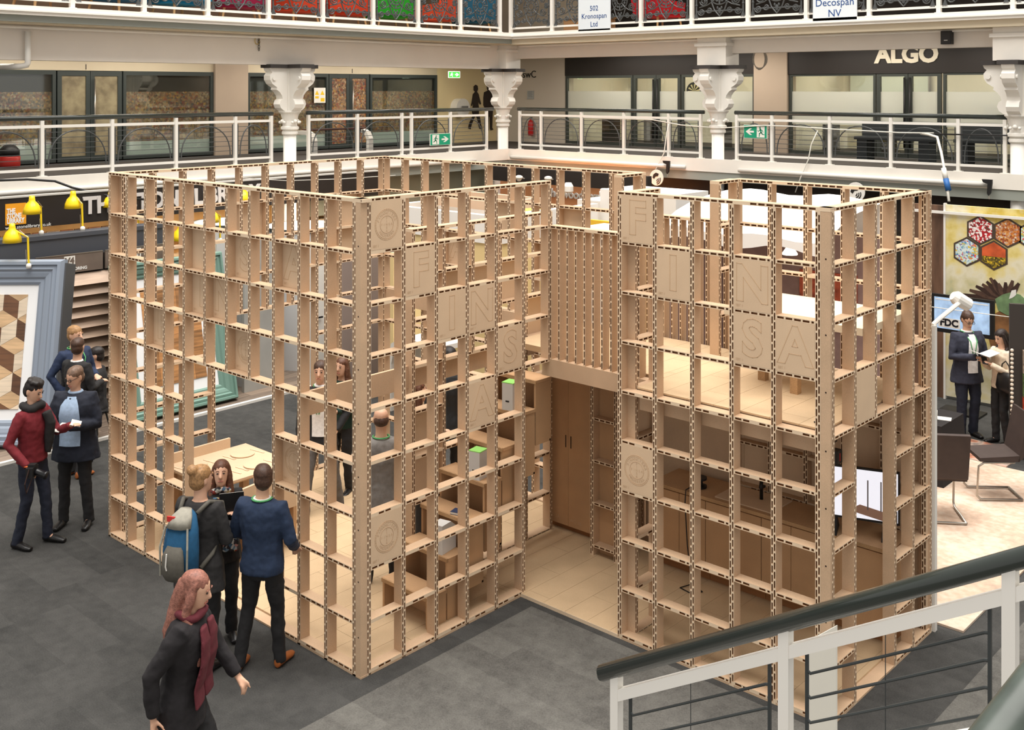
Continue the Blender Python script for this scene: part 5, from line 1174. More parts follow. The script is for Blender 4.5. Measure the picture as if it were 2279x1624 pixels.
    j.loft([ring(z, rx, ry, yo, kk, .012) for z, rx, ry, yo in tr])
    for sd in (1, -1):
        sh, e, w_ = J[sd]; inn = Vector((sh.x * .55, sh.y, sh.z - .02))
        j.tube([S(inn), S(sh), S((sh + e) / 2), S(e), S(e * .5 + w_ * .5), S(w_)], [.075 * s * topw, .07 * s * topw, .06 * s * topw, .053 * s * topw, .048 * s * topw, .04 * s * topw], 12)
    remesh(j.build('top_garment', top, root), .0115 * s, .02)
    if skirt is None or True:
        q = MB()
        q.loft([ring(z, rx, ry, yo, 1.05, .004) for z, rx, ry, yo in [(.8, .1, .08, 0)] + [r for r in tors if .82 < r[0] < 1.08]])
        for sd in (1, -1):
            hip, kn, an = K[sd]
            q.tube([S(hip), S(hip * .5 + kn * .5), S(kn), S(kn * .5 + an * .5), S(an + Vector((0, 0, -.05)))], [.092 * s * legw, .083 * s * legw, .066 * s * legw, .06 * s * legw, .058 * s * legw], 12)
        remesh(q.build('trousers', legs, root), .0125 * s, .022)
    if skirt:
        m_, z0 = skirt; q = MB(); q.loft([ring(z, rx, ry, 0, 1.1, .01) for z, rx, ry in ((z0, .2, .15), ((z0 + .9) / 2, .19, .14), (.95, .165, .12), (1.02, .15, .11))]); remesh(q.build('skirt', m_, root), .0125 * s, .01)
    for sd in (1, -1):
        hip, kn, an = K[sd]; g = MB(); ax = an.x; ay = an.y; az = an.z - .09; rx = sd * .02
        g.loft([(S((ax, ay + .055, az + .045)), S((.03, 0, 0)), S((0, 0, .04))), (S((ax, ay + .02, az + .05)), S((.036, 0, 0)), S((0, 0, .048))), (S((ax + rx * .4, ay - .06, az + .042)), S((.042, 0, 0)), S((0, 0, .038))), (S((ax + rx, ay - .14, az + .032)), S((.045, 0, 0)), S((0, 0, .03))), (S((ax + rx, ay - .2, az + .024)), S((.03, 0, 0)), S((0, 0, .02)))])
        g.tube([S((ax, ay, az + .05)), S((ax, ay, az + .11))], [.045 * s, .044 * s], 10)
        remesh(g.build('shoe', shoes, root), .009 * s)
    # hair and face
    if hair:
        h = MB()
        def HB(c_, r_):
            n0 = len(h.v); h.ball((0, 0, 0), r_, n=14, k=10)
            for i in range(n0, len(h.v)): h.v[i] = tuple(HP(Vector(h.v[i]) + Vector(c_)))
        if hstyle == 'bald': HB((0, .03, .0), (.079, .08, .062))
        else:
            HB((0, .014, .048), (.082, .1, .082)); HB((0, .04, -.005), (.076, .072, .085))
        if hstyle == 'messy':
            for i in range(9): HB((.05 * math.cos(i * .8), .01 + .06 * math.sin(i * .8), .105), (.035, .035, .03))
        if hstyle in ('bun',): HB((0, .09, .1), (.048, .048, .048)); HB((0, .06, .07), (.05, .05, .05))
        if hstyle == 'long':
            for sd in (1, -1):
                h.tube([HP((sd * .055, .0, .06)), HP((sd * .078, -.005, -.03)), HP((sd * .085, .0, -.14)), S(nb + Vector((sd * .1, -.07, -.12))), S(nb + Vector((sd * .09, -.1, -.3)))], [.032 * s, .032 * s, .036 * s, .038 * s, .018 * s], 8)
            h.tube([HP((0, .06, .03)), HP((0, .075, -.1)), S(nb + Vector((0, .1, -.12))), S(nb + Vector((0, .12, -.28)))], [.07 * s, .07 * s, .085 * s, .05 * s], 10)
        remesh(h.build('hair', hair, root), .009 * s, .014, 1)
    ey = mat('eye_dark', (38, 28, 24), .3); lip = mat('lip_tone', (176, 112, 98), .5)
    for sd in (1, -1):
        e_ = MB(); e_.ball((0, 0, 0), (.0115, .006, .0065), n=8, k=6); e_.v = [tuple(HP(Vector(v) + Vector((sd * .03, -.0915, .012)))) for v in e_.v]; e_.build('eye', ey, root)
        e_ = MB().tube([HP((sd * .045, -.088, .03)), HP((sd * .03, -.097, .037)), HP((sd * .014, -.098, .033))], .0045 * s, 5); e_.build('eyebrow', hair or ey, root)
    e_ = MB().tube([HP((-.024, -.091, -.062)), HP((0, -.099, -.06)), HP((.024, -.091, -.062))], .0055 * s, 6); e_.build('mouth', lip, root)
    if glasses:
        g = MB()
        for sd in (1, -1): g.tube([HP((sd * .032 + .021 * math.cos(q), -.104, .01 + .015 * math.sin(q))) for q in [2 * math.pi * i / 12 for i in range(12)]], .0028 * s, 5, closed=True); g.tube([HP((sd * .053, -.104, .014)), HP((sd * .074, .0, .016))], .0025 * s, 5)
        g.tube([HP((-.011, -.105, .012)), HP((.011, -.105, .012))], .0028 * s, 5); g.build('glasses', BLACK, root)
    def front(z, x, off=.0):
        best = min(tors, key=lambda r: abs(r[0] - z)); ry = best[2] * kk + .012 + off; rx = best[1] * kk + .012
        f = math.sqrt(max(.1, 1 - (x / rx) ** 2)); q = LN((x, best[3] - ry * f, z)); q.z += zs; return q * s
    if shirt:
        g = MB(); zz = [1.445, 1.36, 1.25, 1.13, 1.0, .92]; ww = [.05, sw_ * .85, sw_, sw_, sw_, sw_]
        for i in range(6):
            for k in range(9): g.v.append(tuple(front(zz[i], ww[i] * (k / 4 - 1), .014)))
        for i in range(5):
            for k in range(8): g.f.append((i * 9 + k, i * 9 + k + 1, i * 9 + k + 10, i * 9 + k + 9)); g.m.append(0)
        g.build('shirt_front', shirt, root, smooth=True)
        MB().tube([S(nb + Vector((.066 * math.cos(q), .066 * math.sin(q) - .002, .012))) for q in [2 * math.pi * i / 14 for i in range(14)]], .017 * s, 6, closed=True).build('collar', shirt, root, smooth=True)
    if lany:
        g = MB(); g.tube([S(nb + Vector((.082 * math.cos(q), .08 * math.sin(q), .012))) for q in [R(-30 + 240 * i / 12) for i in range(13)]], .0085 * s, 6)
        g.tube([S(nb + Vector((.07, -.04, .01))), front(1.36, .05, .03), front(1.18, .012, .03)], .007 * s, 5); g.tube([S(nb + Vector((-.07, -.04, .01))), front(1.36, -.05, .03), front(1.18, -.012, .03)], .007 * s, 5)
        g.build('lanyard', mat('lanyard_green', (84, 160, 100), .5), root, smooth=True)
    if scarf:
        sm_, kind = scarf; g = MB()
        g.tube([S(nb + Vector(((.095 if kind != 'wrap' else .1) * math.cos(q), .085 * math.sin(q) - .01, .02 + .015 * math.sin(q * 3)))) for q in [2 * math.pi * i / 16 for i in range(17)]], (.045 if kind == 'wrap' else .03) * s, 10)
        if kind == 'wrap': g.tube([front(1.42, .03, .05), front(1.3, .05, .05), front(1.12, .06, .04), front(.98, .06, .03)], [.05 * s, .055 * s, .05 * s, .03 * s], 10)
        else:
            for sd in (1, -1):
                g.loft([(front(z_, sd * x_, o_), Vector((w2 * s, 0, 0)), Vector((0, .018 * s, 0))) for z_, x_, o_, w2 in ((1.43, .06, .012, .05), (1.34, .07, .014, .07), (1.2, .075, .016, .08), (1.03, .08, .02, .085), (.9, .085, .03, .08))])
        remesh(g.build('scarf', sm_, root), .011 * s, .01)
    def W(sd, dd=.1): sh, e, w_ = J[sd]; return root.matrix_basis @ ((w_ + (w_ - e).normalized() * dd) * s)
    root['tmp'] = 1; del root['tmp']
    return root, W, (lambda p: root.matrix_basis @ (Vector(p) * s))
def hcol(n, rgb): return mat('hair_' + n, rgb, .5, noise=.35, nscale=60, bump=.25, bscale=150)
def mtx(o):  # keep matrix_basis current
    return o
BLK = cl('black', (36, 35, 36)); NAVY = cl('navy', (36, 48, 74)); DNAVY = cl('dark_navy', (34, 38, 50)); JEAN = cl('dark_denim', (34, 38, 52)); BSHOE = mat('black_leather', (26, 24, 24), .35); TAN = mat('tan_leather', (156, 88, 44), .4)
HBLK = hcol('black', (34, 28, 26)); HBRN = hcol('brown', (70, 48, 36)); HBLD = hcol('dark_blond', (156, 118, 78)); HLB = hcol('long_brown', (92, 58, 40)); HGR = hcol('greying', (116, 92, 76)); LBL = cl('light_blue', (166, 188, 214)); WSH = cl('white_shirt', (232, 230, 228)); GSUIT = cl('grey_suit', (128, 124, 120))
TOC, AWAY, IR, IL = R(42.4), R(222.4), R(132.4), R(-47.6)
SEAT = Vector((-7.2, atX(216, 700, -7.2).y, 0))
# left group
pA, wA, _ = person('man in dark red sweater and black scarf holding a camera at his hip', place(72, 845, 1.73), R(118), 1.73, cl('dark_red', (112, 30, 38)), JEAN, BSHOE, HBLK, 'messy', L=((.2, -.16, 1.16), (.1, -.4, 1.27)), Rr=((.27, .08, 1.13), (.25, -.14, .93)), hem=.9, hpitch=.35, stance=((.12, -.1), (-.12, .1)), scarf=(cl('charcoal_scarf', (40, 38, 38)), 'wrap'), legw=.95)
pB, wB, _ = person('man in navy coat and light blue shirt looking at cards with the man in red', place(168, 815, 1.735), R(42), 1.735, DNAVY, BLK, BSHOE, HGR, 'short', L='read', Rr=((.26, -.02, 1.13), (.14, -.3, 1.2)), hem=.74, hpitch=.25, hyaw=-.45, stance=((.15, 0), (-.12, -.02)), shirt=LBL, sw_=.115, glasses=True, topw=1.3)
pC, wC, _ = person('dark haired man in black jacket standing behind the navy coat', place(172, 752, 1.7), R(195), 1.7, BLK, BLK, TAN, HBRN, 'short', L='front', Rr='front', hyaw=.5, stance=((.1, 0), (-.1, .05)), vox=.012)
MB().tube([(.066 * math.cos(q) * .97, (.066 * math.sin(q) + .004) * .97, 1.466 * .97) for q in [2 * math.pi * i / 10 for i in range(10)]], .014, 6, closed=True).build('collar', WSH, pC)
pD, wD, _ = person('short haired man in navy jacket facing the flooring rack', place(166, 725, 1.75), R(100), 1.75, NAVY, JEAN, BSHOE, HBLD, 'short', L='front', Rr='pocket', hyaw=.2, vox=.012, lany=True)
pE, wE, _ = person('seated person in black at the flooring stand', SEAT, R(-40), 1.7, BLK, cl('grey_trouser', (110, 104, 104)), BSHOE, HBLK, 'short', L='front', Rr='front', sit=True, stance=((.13, 0), (-.13, 0)), vox=.013)
# at the door opening
pF, wF, _ = person('woman with blond bun in black coat wearing a blue backpack', place(446, 1036, 1.68), R(205), 1.68, cl('soft_black', (44, 42, 42)), BLK, BSHOE, HBLD, 'bun', L='front', Rr='front', hem=.72, hyaw=-.35, fem=True, stance=((.09, 0), (-.09, .03)), topw=1.12)
m, nt, b = nodemat('woven_scarf'); v = tex(nt, 'ShaderNodeTexVoronoi', 38.0); sep = nt.nodes.new('ShaderNodeSeparateColor'); nt.links.new(v.outputs['Color'], sep.inputs[0])
nt.links.new(ramp(nt, sep.outputs[0], [(0, (34, 30, 34)), (.3, (60, 54, 58)), (.45, (206, 202, 194)), (.6, (178, 60, 38)), (.72, (38, 34, 38)), (.85, (80, 120, 150)), (1, (210, 180, 90))]), b.inputs['Base Color']); b.inputs['Roughness'].default_value = .95; WOVEN = m
pG, wG, _ = person('woman with long brown hair and a bright woven scarf holding a folder', place(492, 1024, 1.545), R(60), 1.545, BLK, BLK, BSHOE, HLB, 'long', L=((.22, -.06, 1.14), (.12, -.26, 1.3)), Rr='front', hem=.78, hpitch=-.1, hyaw=-.1, fem=True, scarf=(WOVEN, 'drape'))
pH, wH, _ = person('man in navy jumper and tan shoes seen from behind at the opening', place(584, 1034, 1.695), R(208), 1.695, cl('navy_knit', (34, 48, 72)), BLK, TAN, HBRN, 'short', L=((.27, -.02, 1.14), (.16, -.26, 1.06)), Rr=((.26, .0, 1.14), (.2, -.2, 1.0)), hem=.86, hyaw=.55, stance=((.2, .04), (-.1, -.12)), lany=True, topw=1.05, legw=.95)
MB().tube([(.066 * math.cos(q) * .969, (.066 * math.sin(q) + .004) * .969, 1.466 * .969) for q in [2 * math.pi * i / 14 for i in range(14)]], .014, 6, closed=True).build('collar', WSH, pH)
# the passer-by in the foreground, in mid-stride
pI, wI, _ = person('dark dressed passer-by with pinkish hair and maroon shawl striding past in front', place(405, 1268, 1.68), R(128), 1.68, cl('near_black', (32, 29, 31)), BLK, BSHOE, hcol('pinkish', (140, 92, 78)), 'long', L='fwd', Rr='swing', hem=.74, lean=.12, hpitch=.2, fem=True, stance=((.09, -.3), (-.09, .34)), scarf=(cl('maroon', (92, 34, 42)), 'drape'), topw=1.1)
# inside the pavilion
pJ, wJ, _ = person('balding man in grey suit seen from behind inside the lattice', place(848, 908, 1.69), R(235), 1.69, GSUIT, BLK, BSHOE, HBRN, 'bald', L='front', Rr='front', hem=.74, lany=True, topw=1.08, stance=((.14, .05), (-.14, -.05)), vox=.012)
pK, wK, _ = person('man in dark suit and white shirt facing out inside the lattice', place(714, 803, 1.71), R(40), 1.71, BLK, cl('grey_trousers', (92, 88, 86)), mat('brown_leather', (70, 44, 34), .4), HBRN, 'short', L='hip', Rr='down', hem=.78, shirt=WSH, lany=True, stance=((.2, .1), (-.14, -.2)), vox=.012)
pL, wL, _ = person('woman in dark green top standing behind the suited men', place(762, 795, 1.6), R(20), 1.6, cl('bottle_green', (28, 52, 44)), BLK, BSHOE, HLB, 'long', L='front', Rr='front', fem=True, vox=.013)
pM, wM, _ = person('long haired woman in checked grey skirt on the far side of the stair', place(927, 848, 1.66), R(150), 1.66, cl('tan_knit', (150, 116, 92)), BLK, BSHOE, HLB, 'long', L='front', Rr='down', fem=True, vox=.013, skirt=(cl('checked_grey', (96, 92, 90), noise=.3, nscale=60), .6))
pN, wN, _ = person('person in shiny black jacket beside the stair partition', place(1000, 772, 1.8), R(250), 1.8, mat('black_shell_jacket', (44, 46, 48), .4), BLK, BSHOE, HBLK, 'short', L='front', Rr='front', hem=.78, vox=.013, topw=1.12)
# right side
pO, wO, _ = person('man in navy suit and glasses reading a booklet by the television', place(2152, 692, 1.72), R(52), 1.72, cl('suit_navy', (50, 52, 66)), cl('trouser_navy', (34, 38, 52)), BSHOE, HBRN, 'short', L='read', Rr='read', hem=.76, hpitch=.45, shirt=WSH, lany=True, glasses=True, topw=1.14, legw=1.1)
pP, wP, _ = person('dark haired woman in cream jumper with a black bag at the right edge', place(2230, 733, 1.54), R(-30), 1.54, cl('cream_knit', (226, 208, 184)), BLK, BSHOE, hcol('dark', (44, 32, 28)), 'long', L='phone', Rr='phone', hpitch=.35, fem=True, vox=.012)
dg = bpy.context.evaluated_depsgraph_get()
done = [(o, bpy.data.meshes.new_from_object(o.evaluated_get(dg))) for o in REM]
for o, me in done:
    old = o.data; o.modifiers.clear(); o.data = me; me.polygons.foreach_set('use_smooth', [True] * len(me.polygons))
# things they hold or wear
def held(name, cat, label, loc, rz, mbm, parts=()):
    o = thing(name, label, cat, loc, rz); mbm(o); return o
def card(W, D, n, label, loc, rot, m_=WHITE2, name='card', T=.003):
    o = tag(MB().box(-W / 2, W / 2, -D / 2, D / 2, 0, T).build(name, m_, None, loc), label, name); o.rotation_euler = rot; return o
bpy.context.view_layer.update()
p = wA(1); card(.1, .07, 0, 'white card held up by the man in red', p, (.7, .3, 1), name='card'); p = wB(1); card(.09, .16, 0, 'pale phone held by the man in the navy coat', p, (.3, 0, .4), name='phone', T=.009); p = wB(-1); card(.1, .06, 0, 'small white card in the hand of the man in the navy coat', p, (.4, .3, .2))
p = wA(-1, .07); t = thing('photo_camera', 'black camera with long lens hanging from the hand of the man in red', 'camera', p, R(132)); MB().box(-.07, .07, -.035, .035, -.05, .05).box(-.035, .035, -.04, .03, .05, .075).build('camera_body', BLACK, t); o = MB().lathe([(.034, 0), (.038, .02), (.036, .1), (.042, .105), (.042, .13)], n=14).build('lens', mat('lens_black', (22, 22, 24), .3), t, (0, -.03, 0), smooth=True); o.rotation_euler = (R(110), 0, 0); MB().tube([(-.07, 0, .04), (-.1, .03, -.1), (-.02, .05, -.22), (.06, .03, -.1), (.07, 0, .04)], .006, 5).build('strap', mat('strap_brown', (60, 40, 34), .7), t)
sh = wA(-1, -.01); MB().tube([Vector(sh) + Vector((.036 * math.cos(q), .036 * math.sin(q), 0)) for q in [2 * math.pi * i / 12 for i in range(12)]], .008, 5, closed=True).build('wristband', mat('wristband_orange', (226, 110, 40), .5)); tag(bpy.data.objects['wristband'], 'orange paper wristband on the wrist of the man in red', 'wristband')
# backpack
loc, th = pF.location, pF.rotation_euler[2]
t = thing('backpack', 'blue and grey backpack on the woman with the bun', 'backpack', loc, th); BB = cl('pack_blue', (28, 80, 116)); GB2 = cl('pack_grey', (92, 88, 80)); LG = cl('pack_lightgrey', (150, 146, 134))
q = MB().loft([((0, .24, .86), (.1, 0, 0), (0, .06, 0)), ((0, .27, .92), (.145, 0, 0), (0, .11, 0)), ((0, .27, 1.1), (.15, 0, 0), (0, .115, 0)), ((0, .25, 1.26), (.135, 0, 0), (0, .1, 0)), ((0, .2, 1.36), (.09, 0, 0), (0, .06, 0)), ((0, .18, 1.39), (.04, 0, 0), (0, .03, 0))]); q.build('main_bag', BB, t, smooth=True)
MB().loft([((0, .36, .89), (.08, 0, 0), (0, .03, 0)), ((0, .38, .95), (.105, 0, 0), (0, .04, 0)), ((0, .38, 1.08), (.1, 0, 0), (0, .04, 0)), ((0, .35, 1.16), (.07, 0, 0), (0, .025, 0))]).build('front_pocket', GB2, t, smooth=True)
MB().loft([((0, .3, 1.29), (.11, 0, 0), (0, .06, 0)), ((0, .26, 1.36), (.09, 0, 0), (0, .06, 0)), ((0, .2, 1.405), (.05, 0, 0), (0, .03, 0))]).build('top_flap', LG, t, smooth=True)
for sx in (-1, 1):
    MB().tube([(sx * .08, .17, 1.36), (sx * .12, .06, 1.42), (sx * .14, -.1, 1.36), (sx * .15, -.13, 1.2), (sx * .15, .06, 1.0), (sx * .12, .18, .93)], .018, 8).build('shoulder_strap', GB2, t, smooth=True)
    MB().tube([(sx * .1, .33, 1.3), (sx * .125, .37, 1.15), (sx * .12, .37, .92)], .008, 6).build('compression_strap', LG, t)
MB().box(.03, .1, .3, .315, 1.33, 1.37).build('red_patch', mat('patch_red', (196, 50, 46), .6), t); MB().tube([(.03, .42, 1.12), (.035, .425, 1.02), (.03, .42, .99)], .006, 6).build('zip_pull', WHITE2, t)
p = wG(1, .1); t = thing('folder', 'black and white folder held upright by the woman with the scarf', 'folder', p, R(60)); MB().box(-.1, .1, -.004, .0, -.12, .16).build('black_cover', BLACK, t); MB().box(-.1, .1, 0, .004, -.12, .16).build('white_pages', WHITE2, t)
p = wG(-1, .1); card(.02, .14, 0, 'silver pen and phone in the hand of the woman with the scarf', p, (.8, .2, .6), STEEL, 'pen', .01)
p = (wO(1) + wO(-1)) / 2 + Vector((0, 0, .03)); t = thing('booklet', 'open white booklet read by the man in the navy suit', 'booklet', p, R(52)); MB().hexa([(-.16, -.12, .06), (0, -.12, .0), (0, .1, .0), (-.16, .1, .06), (-.16, -.12, .066), (0, -.12, .008), (0, .1, .008), (-.16, .1, .066)]).build('left_pages', WHITE2, t); MB().hexa([(0, -.12, 0), (.16, -.12, .05), (.16, .1, .05), (0, .1, 0), (0, -.12, .008), (.16, -.12, .056), (.16, .1, .056), (0, .1, .008)]).build('right_pages', WHITE2, t)
p = pP.matrix_basis @ Vector((.2, -.12, .92)); t = thing('handbag', 'black leather handbag on the arm of the woman in cream', 'bag', p, R(-30)); MB().loft([((0, 0, -.16), (.15, 0, 0), (0, .05, 0)), ((0, 0, -.1), (.17, 0, 0), (0, .07, 0)), ((0, 0, .05), (.14, 0, 0), (0, .06, 0)), ((0, 0, .1), (.12, 0, 0), (0, .02, 0))]).build('bag_body', BSHOE, t, smooth=True); MB().tube([(-.09, 0, .08), (-.06, 0, .2), (0, 0, .25), (.06, 0, .2), (.09, 0, .08)], .009, 6).build('handle', BSHOE, t)
p = wP(1); card(.07, .14, 0, 'phone in the hands of the woman in cream', p, (.5, .2, .6), BLACK, 'phone', .009)
t = thing('bar_stool', 'black bar stool by the flooring rack', 'stool', SEAT, .3)
MB().lathe([(.17, .43), (.18, .45), (.17, .47)], n=20).build('seat', BLACK, t)
for k in range(4): MB().tube([(.1 * math.cos(R(45 + 90 * k)), .1 * math.sin(R(45 + 90 * k)), .44), (.2 * math.cos(R(45 + 90 * k)), .2 * math.sin(R(45 + 90 * k)), .035)], .012, 6).build('leg', BLACK, t)
# ------------------------------------------------------------------ stair railing in front of the camera
SY = -2.95
def sz(x): return 2.952 + (x - 4.736) * .582
t = thing('stair_railing', 'white stair railing with dark round handrail in the foreground', 'railing', (0, SY, 0))
MB().tube([(4.736, 0, sz(4.736)), (7.2, 0, sz(7.2))], .0245, 20).build('handrail', RAILM, t, smooth=True)
MB().ball((4.738, 0, sz(4.738)), (.012, .0245, .0245), n=16, k=10).build('handrail_end', RAILM, t, smooth=True)
for x, wd in ((4.792, .0145), (5.367, .0155), (5.952, .0155), (6.56, .0155)):
    MB().box(x - wd, x + wd, -wd, wd, sz(x) - .95, sz(x) - .012).build('post', WHITE2, t)
MB().hexa([(4.8, -.014, sz(4.8) - .098), (7.2, -.014, sz(7.2) - .098), (7.2, .014, sz(7.2) - .098), (4.8, .014, sz(4.8) - .098), (4.8, -.014, sz(4.8) - .062), (7.2, -.014, sz(7.2) - .062), (7.2, .014, sz(7.2) - .062), (4.8, .014, sz(4.8) - .062)]).build('middle_rail', WHITE2, t)
MB().hexa([(4.8, -.014, sz(4.8) - .418), (7.2, -.014, sz(7.2) - .418), (7.2, .014, sz(7.2) - .418), (4.8, .014, sz(4.8) - .418), (4.8, -.014, sz(4.8) - .382), (7.2, -.014, sz(7.2) - .382), (7.2, .014, sz(7.2) - .382), (4.8, .014, sz(4.8) - .382)]).build('bottom_rail', WHITE2, t)
INF = mat('dark_infill_bar', (50, 54, 54), .45)
for a, c in ((4.845, 5.318), (5.43, 5.905), (6.01, 6.5)):
    for x in (a, c): MB().box(x - .004, x + .004, -.004, .004, sz(x) - .385, sz(x) - .09).build('infill_upright', INF, t)
    for k in range(4):
        dz = .155 + k * .066
        MB().tube([(a, 0, sz(a) - dz + .012), (a + .01, 0, sz(a + .01) - dz), (c - .012, 0, sz(c - .012) - dz), (c, 0, sz(c) - dz - .004)], .0042, 6).build('infill_bar', INF, t)
    xm = (a + c) / 2 - .02; MB().tube([(xm, 0, sz(xm) - .1), (xm, 0, sz(xm) - .385)], .0012, 5).build('infill_wire', INF, t)
MB().box(4.781, 4.785, -.006, .006, sz(4.79) - .17, sz(4.79) - .14).build('black_fitting', BLACK, t)
# nearer handrail crossing the bottom right corner
a, c = atD(2200, 1700, .95), atD(2360, 1490, 1.0); d = (c - a)
tag(MB().tube([a - d * 1.2, a, c, c + d * 1.5], .027, 20).build('near_handrail', mat('worn_green_handrail', (64, 72, 66), .35, noise=.25, nscale=25), None, smooth=True), 'worn dark handrail blurred in the bottom right corner', 'handrail')
q = [atY(1796, 1428, -2.4), atY(1860, 1393, -2.4), atY(1860, 1760, -2.4), atY(1789, 1760, -2.4)]
t = thing('screen_board', 'white angled panel standing behind the stair railing', 'panel', (0, -2.4, 0)); MB().prism([(v_.x, v_.z) for v_ in q], 'y', 0, .012).build('board', mat('panel_cream', (226, 222, 210), .5), t)
# ------------------------------------------------------------------ furniture inside the pavilion
FZ = .0335
t = thing('dining_table', 'fibreboard dining table laid with plates inside the pavilion', 'table', (-3.26, .9, FZ))
MB().box(-.46, .46, -.5, .5, .69, .72).build('table_top', FIBP, t); MB().box(-.465, .465, -.505, .505, .688, .7).build('table_edge', PART, t)
for sx in (-1, 1):
    for sy in (-1, 1): MB().box(sx * .4 - .04, sx * .4 + .04, sy * .44 - .04, sy * .44 + .04, 0, .688).build('leg', FIBD, t)
MB().box(-.4, .4, -.42, -.4, .5, .688).build('apron', FIBD, t); MB().box(-.4, .4, .4, .42, .5, .688).build('apron', FIBD, t)
tag(MB().box(-3.75, -3.72, .42, 1.2, FZ, .86).build('bench_back', FIBP), 'fibreboard bench back beyond the dining table', 'bench')
tz = FZ + .7205
for k, (x, y, l) in enumerate(((-3.42, 1.16, 'round fibreboard plate at the back of the table'), (-3.02, 1.06, 'round fibreboard plate near the table edge'), (-3.5, .62, 'round fibreboard plate at the left of the table'), (-3.05, .62, 'round fibreboard plate hidden by the woman with the scarf'))):
    tag(MB().lathe([(.125, 0), (.13, .006), (.13, .012), (.02, .012)], n=28).build('plate', FIBP, None, (x, y, tz), smooth=False), l, 'plate', 'fibreboard plates')
    for s_, nm in ((-1, 'fork'), (1, 'knife')):
        o = thing(nm, 'small wooden %s beside the %s' % (nm, l.replace('round fibreboard ', '')), nm, (x + s_ * .015, y + s_ * .165, tz + .0), R(10), 'wooden cutlery')
        MB().box(-.09, .05, -.006, .006, 0, .006).build('grip', FIBE, o)
        if nm == 'fork':
            for q in (-.012, 0, .012): MB().box(.06, .1, q - .003, q + .003, 0, .006).build('tine', FIBE, o)
            MB().box(.05, .062, -.016, .016, 0, .006).build('fork_head', FIBE, o)
        else: MB().box(.05, .12, -.008, .008, 0, .006).build('knife_blade', FIBE, o)
for k, (x, y, rz, l) in enumerate(((-2.62, .95, R(-90), 'fibreboard chair at the near side of the dining table'), (-2.55, .5, R(-80), 'fibreboard chair by the door opening'))):
    t = thing('dining_chair', l, 'chair', (x, y, FZ), rz, 'fibreboard chairs')
    MB().box(-.2, .2, -.2, .2, .42, .45).build('seat', FIBP, t); MB().box(-.2, .2, .17, .2, .45, .8).build('backrest', FIBP, t)
    for sx in (-1, 1): MB().box(sx * .18 - .02, sx * .18 + .02, -.2, .2, 0, .42).build('side_leg', FIBD, t)
# wardrobe
t = thing('wardrobe', 'tall fibreboard wardrobe with two doors behind the entrance', 'wardrobe', (-.875, 3.33, FZ))
MB().box(0, .61, .02, .42, .06, 1.9).build('carcass', FIBD, t); MB().box(.01, .6, .05, .4, 0, .06).build('plinth', FIBC, t)
for k in (0, 1):
    d = MB().box(k * .306, k * .306 + .303, 0, .019, .062, 1.9).build('door', FIBD, t); x = .265 + k * .07; MB().box(x, x + .012, -.002, 0, .9, 1.03).build('handle_slot', mat('slot_dark', (44, 30, 20), .9), d)
    text('engraving', 'WO 1A' if k == 0 else 'WO 1B', .05, GROOVE, d, (k * .306 + .1, -.001, .13), ext=.0008)
t = thing('shelf_tower', 'open fibreboard shelf tower beside the wardrobe', 'shelf', (-.03, 3.05, FZ))
for x in (0, .3): link('upright', post_mesh(1.93), t, (x, 0, 0))
for k in range(5): link('shelf', shelf_mesh(.258, 0), t, (.021, 0, .1 + k * .43))
MB().box(-.02, .32, .1, .112, 0, 1.93).build('back_panel', FIBD, t)
# long counter with cabinets
cab = []
for k in range(4):
    t = thing('base_cabinet', ['fibreboard base cabinet beside the shelf tower', 'second fibreboard base cabinet from the entrance', 'third fibreboard base cabinet from the entrance', 'fibreboard base cabinet below the monitor'][k], 'cabinet', (.56 + k * .6, 3.3, FZ), 0, 'base cabinets in the right volume')
    MB().box(0.002, .598, .03, .45, .1, .8).build('carcass', FIBD, t); MB().box(0.002, .598, .08, .42, 0, .1).build('plinth', FIBC, t)
    for q in (0, 1): MB().box(.003 + q * .299, .297 + q * .299, 0, .03, .1, .78).build('door', FIBD, t)
t = thing('worktop', 'long fibreboard worktop over the base cabinets', 'worktop', (.55, 3.27, FZ + .8)); MB().box(0, 2.44, .004, .49, 0.001, .035).build('slab', FIBD, t); MB().box(0, 2.44, 0, .004, 0.001, .035).build('chipboard_edge', PART, t)
WT_ = FZ + .836
tag(MB().box(-.3, .3, -.2, .2, 0, .012).build('sink_board', FIBP, None, (1.55, 3.52, WT_)), 'pale rectangular sink cut-out board on the worktop', 'board')
t = thing('tap', 'small black mixer tap on the worktop', 'tap', (1.62, 3.55, WT_ + .012)); MB().tube([(0, 0, 0), (0, 0, .14), (.02, -.03, .19), (.05, -.09, .19), (.06, -.12, .15)], .017, 10).build('spout', BLACK, t, smooth=True); MB().box(-.012, .012, 0, .06, .1, .12).build('lever', BLACK, t)
t = thing('cable_reel', 'black cable and lamp head lying on the worktop', 'cable', (1.0, 3.45, WT_)); MB().lathe([(.07, 0), (.07, .02), (.03, .03), (.03, .07), (.07, .08), (.07, .1)], n=16).build('reel', BLACK, t)
MB().tube([(.0, -.07, .05), (-.03, -.2, .02), (-.02, -.23, -.1), (.0, -.22, -.5), (.06, -.25, -.78), (.15, -.3, -.825), (.25, -.35, -.828), (.2, -.45, -.828), (.05, -.42, -.828), (.1, -.3, -.82)], .006, 6).build('cable', BLACK, t, smooth=True)
t = thing('monitor', 'flat monitor showing a white interior, on the worktop', 'monitor', (2.65, 3.44, WT_ + .001), R(20))
MB().box(-.33, .33, 0, .03, .12, .58).build('casing', BLACK, t); MB().box(-.315, .315, -.002, 0, .14, .565).build('screen', glow('monitor_screen', (206, 206, 214), .9), t)
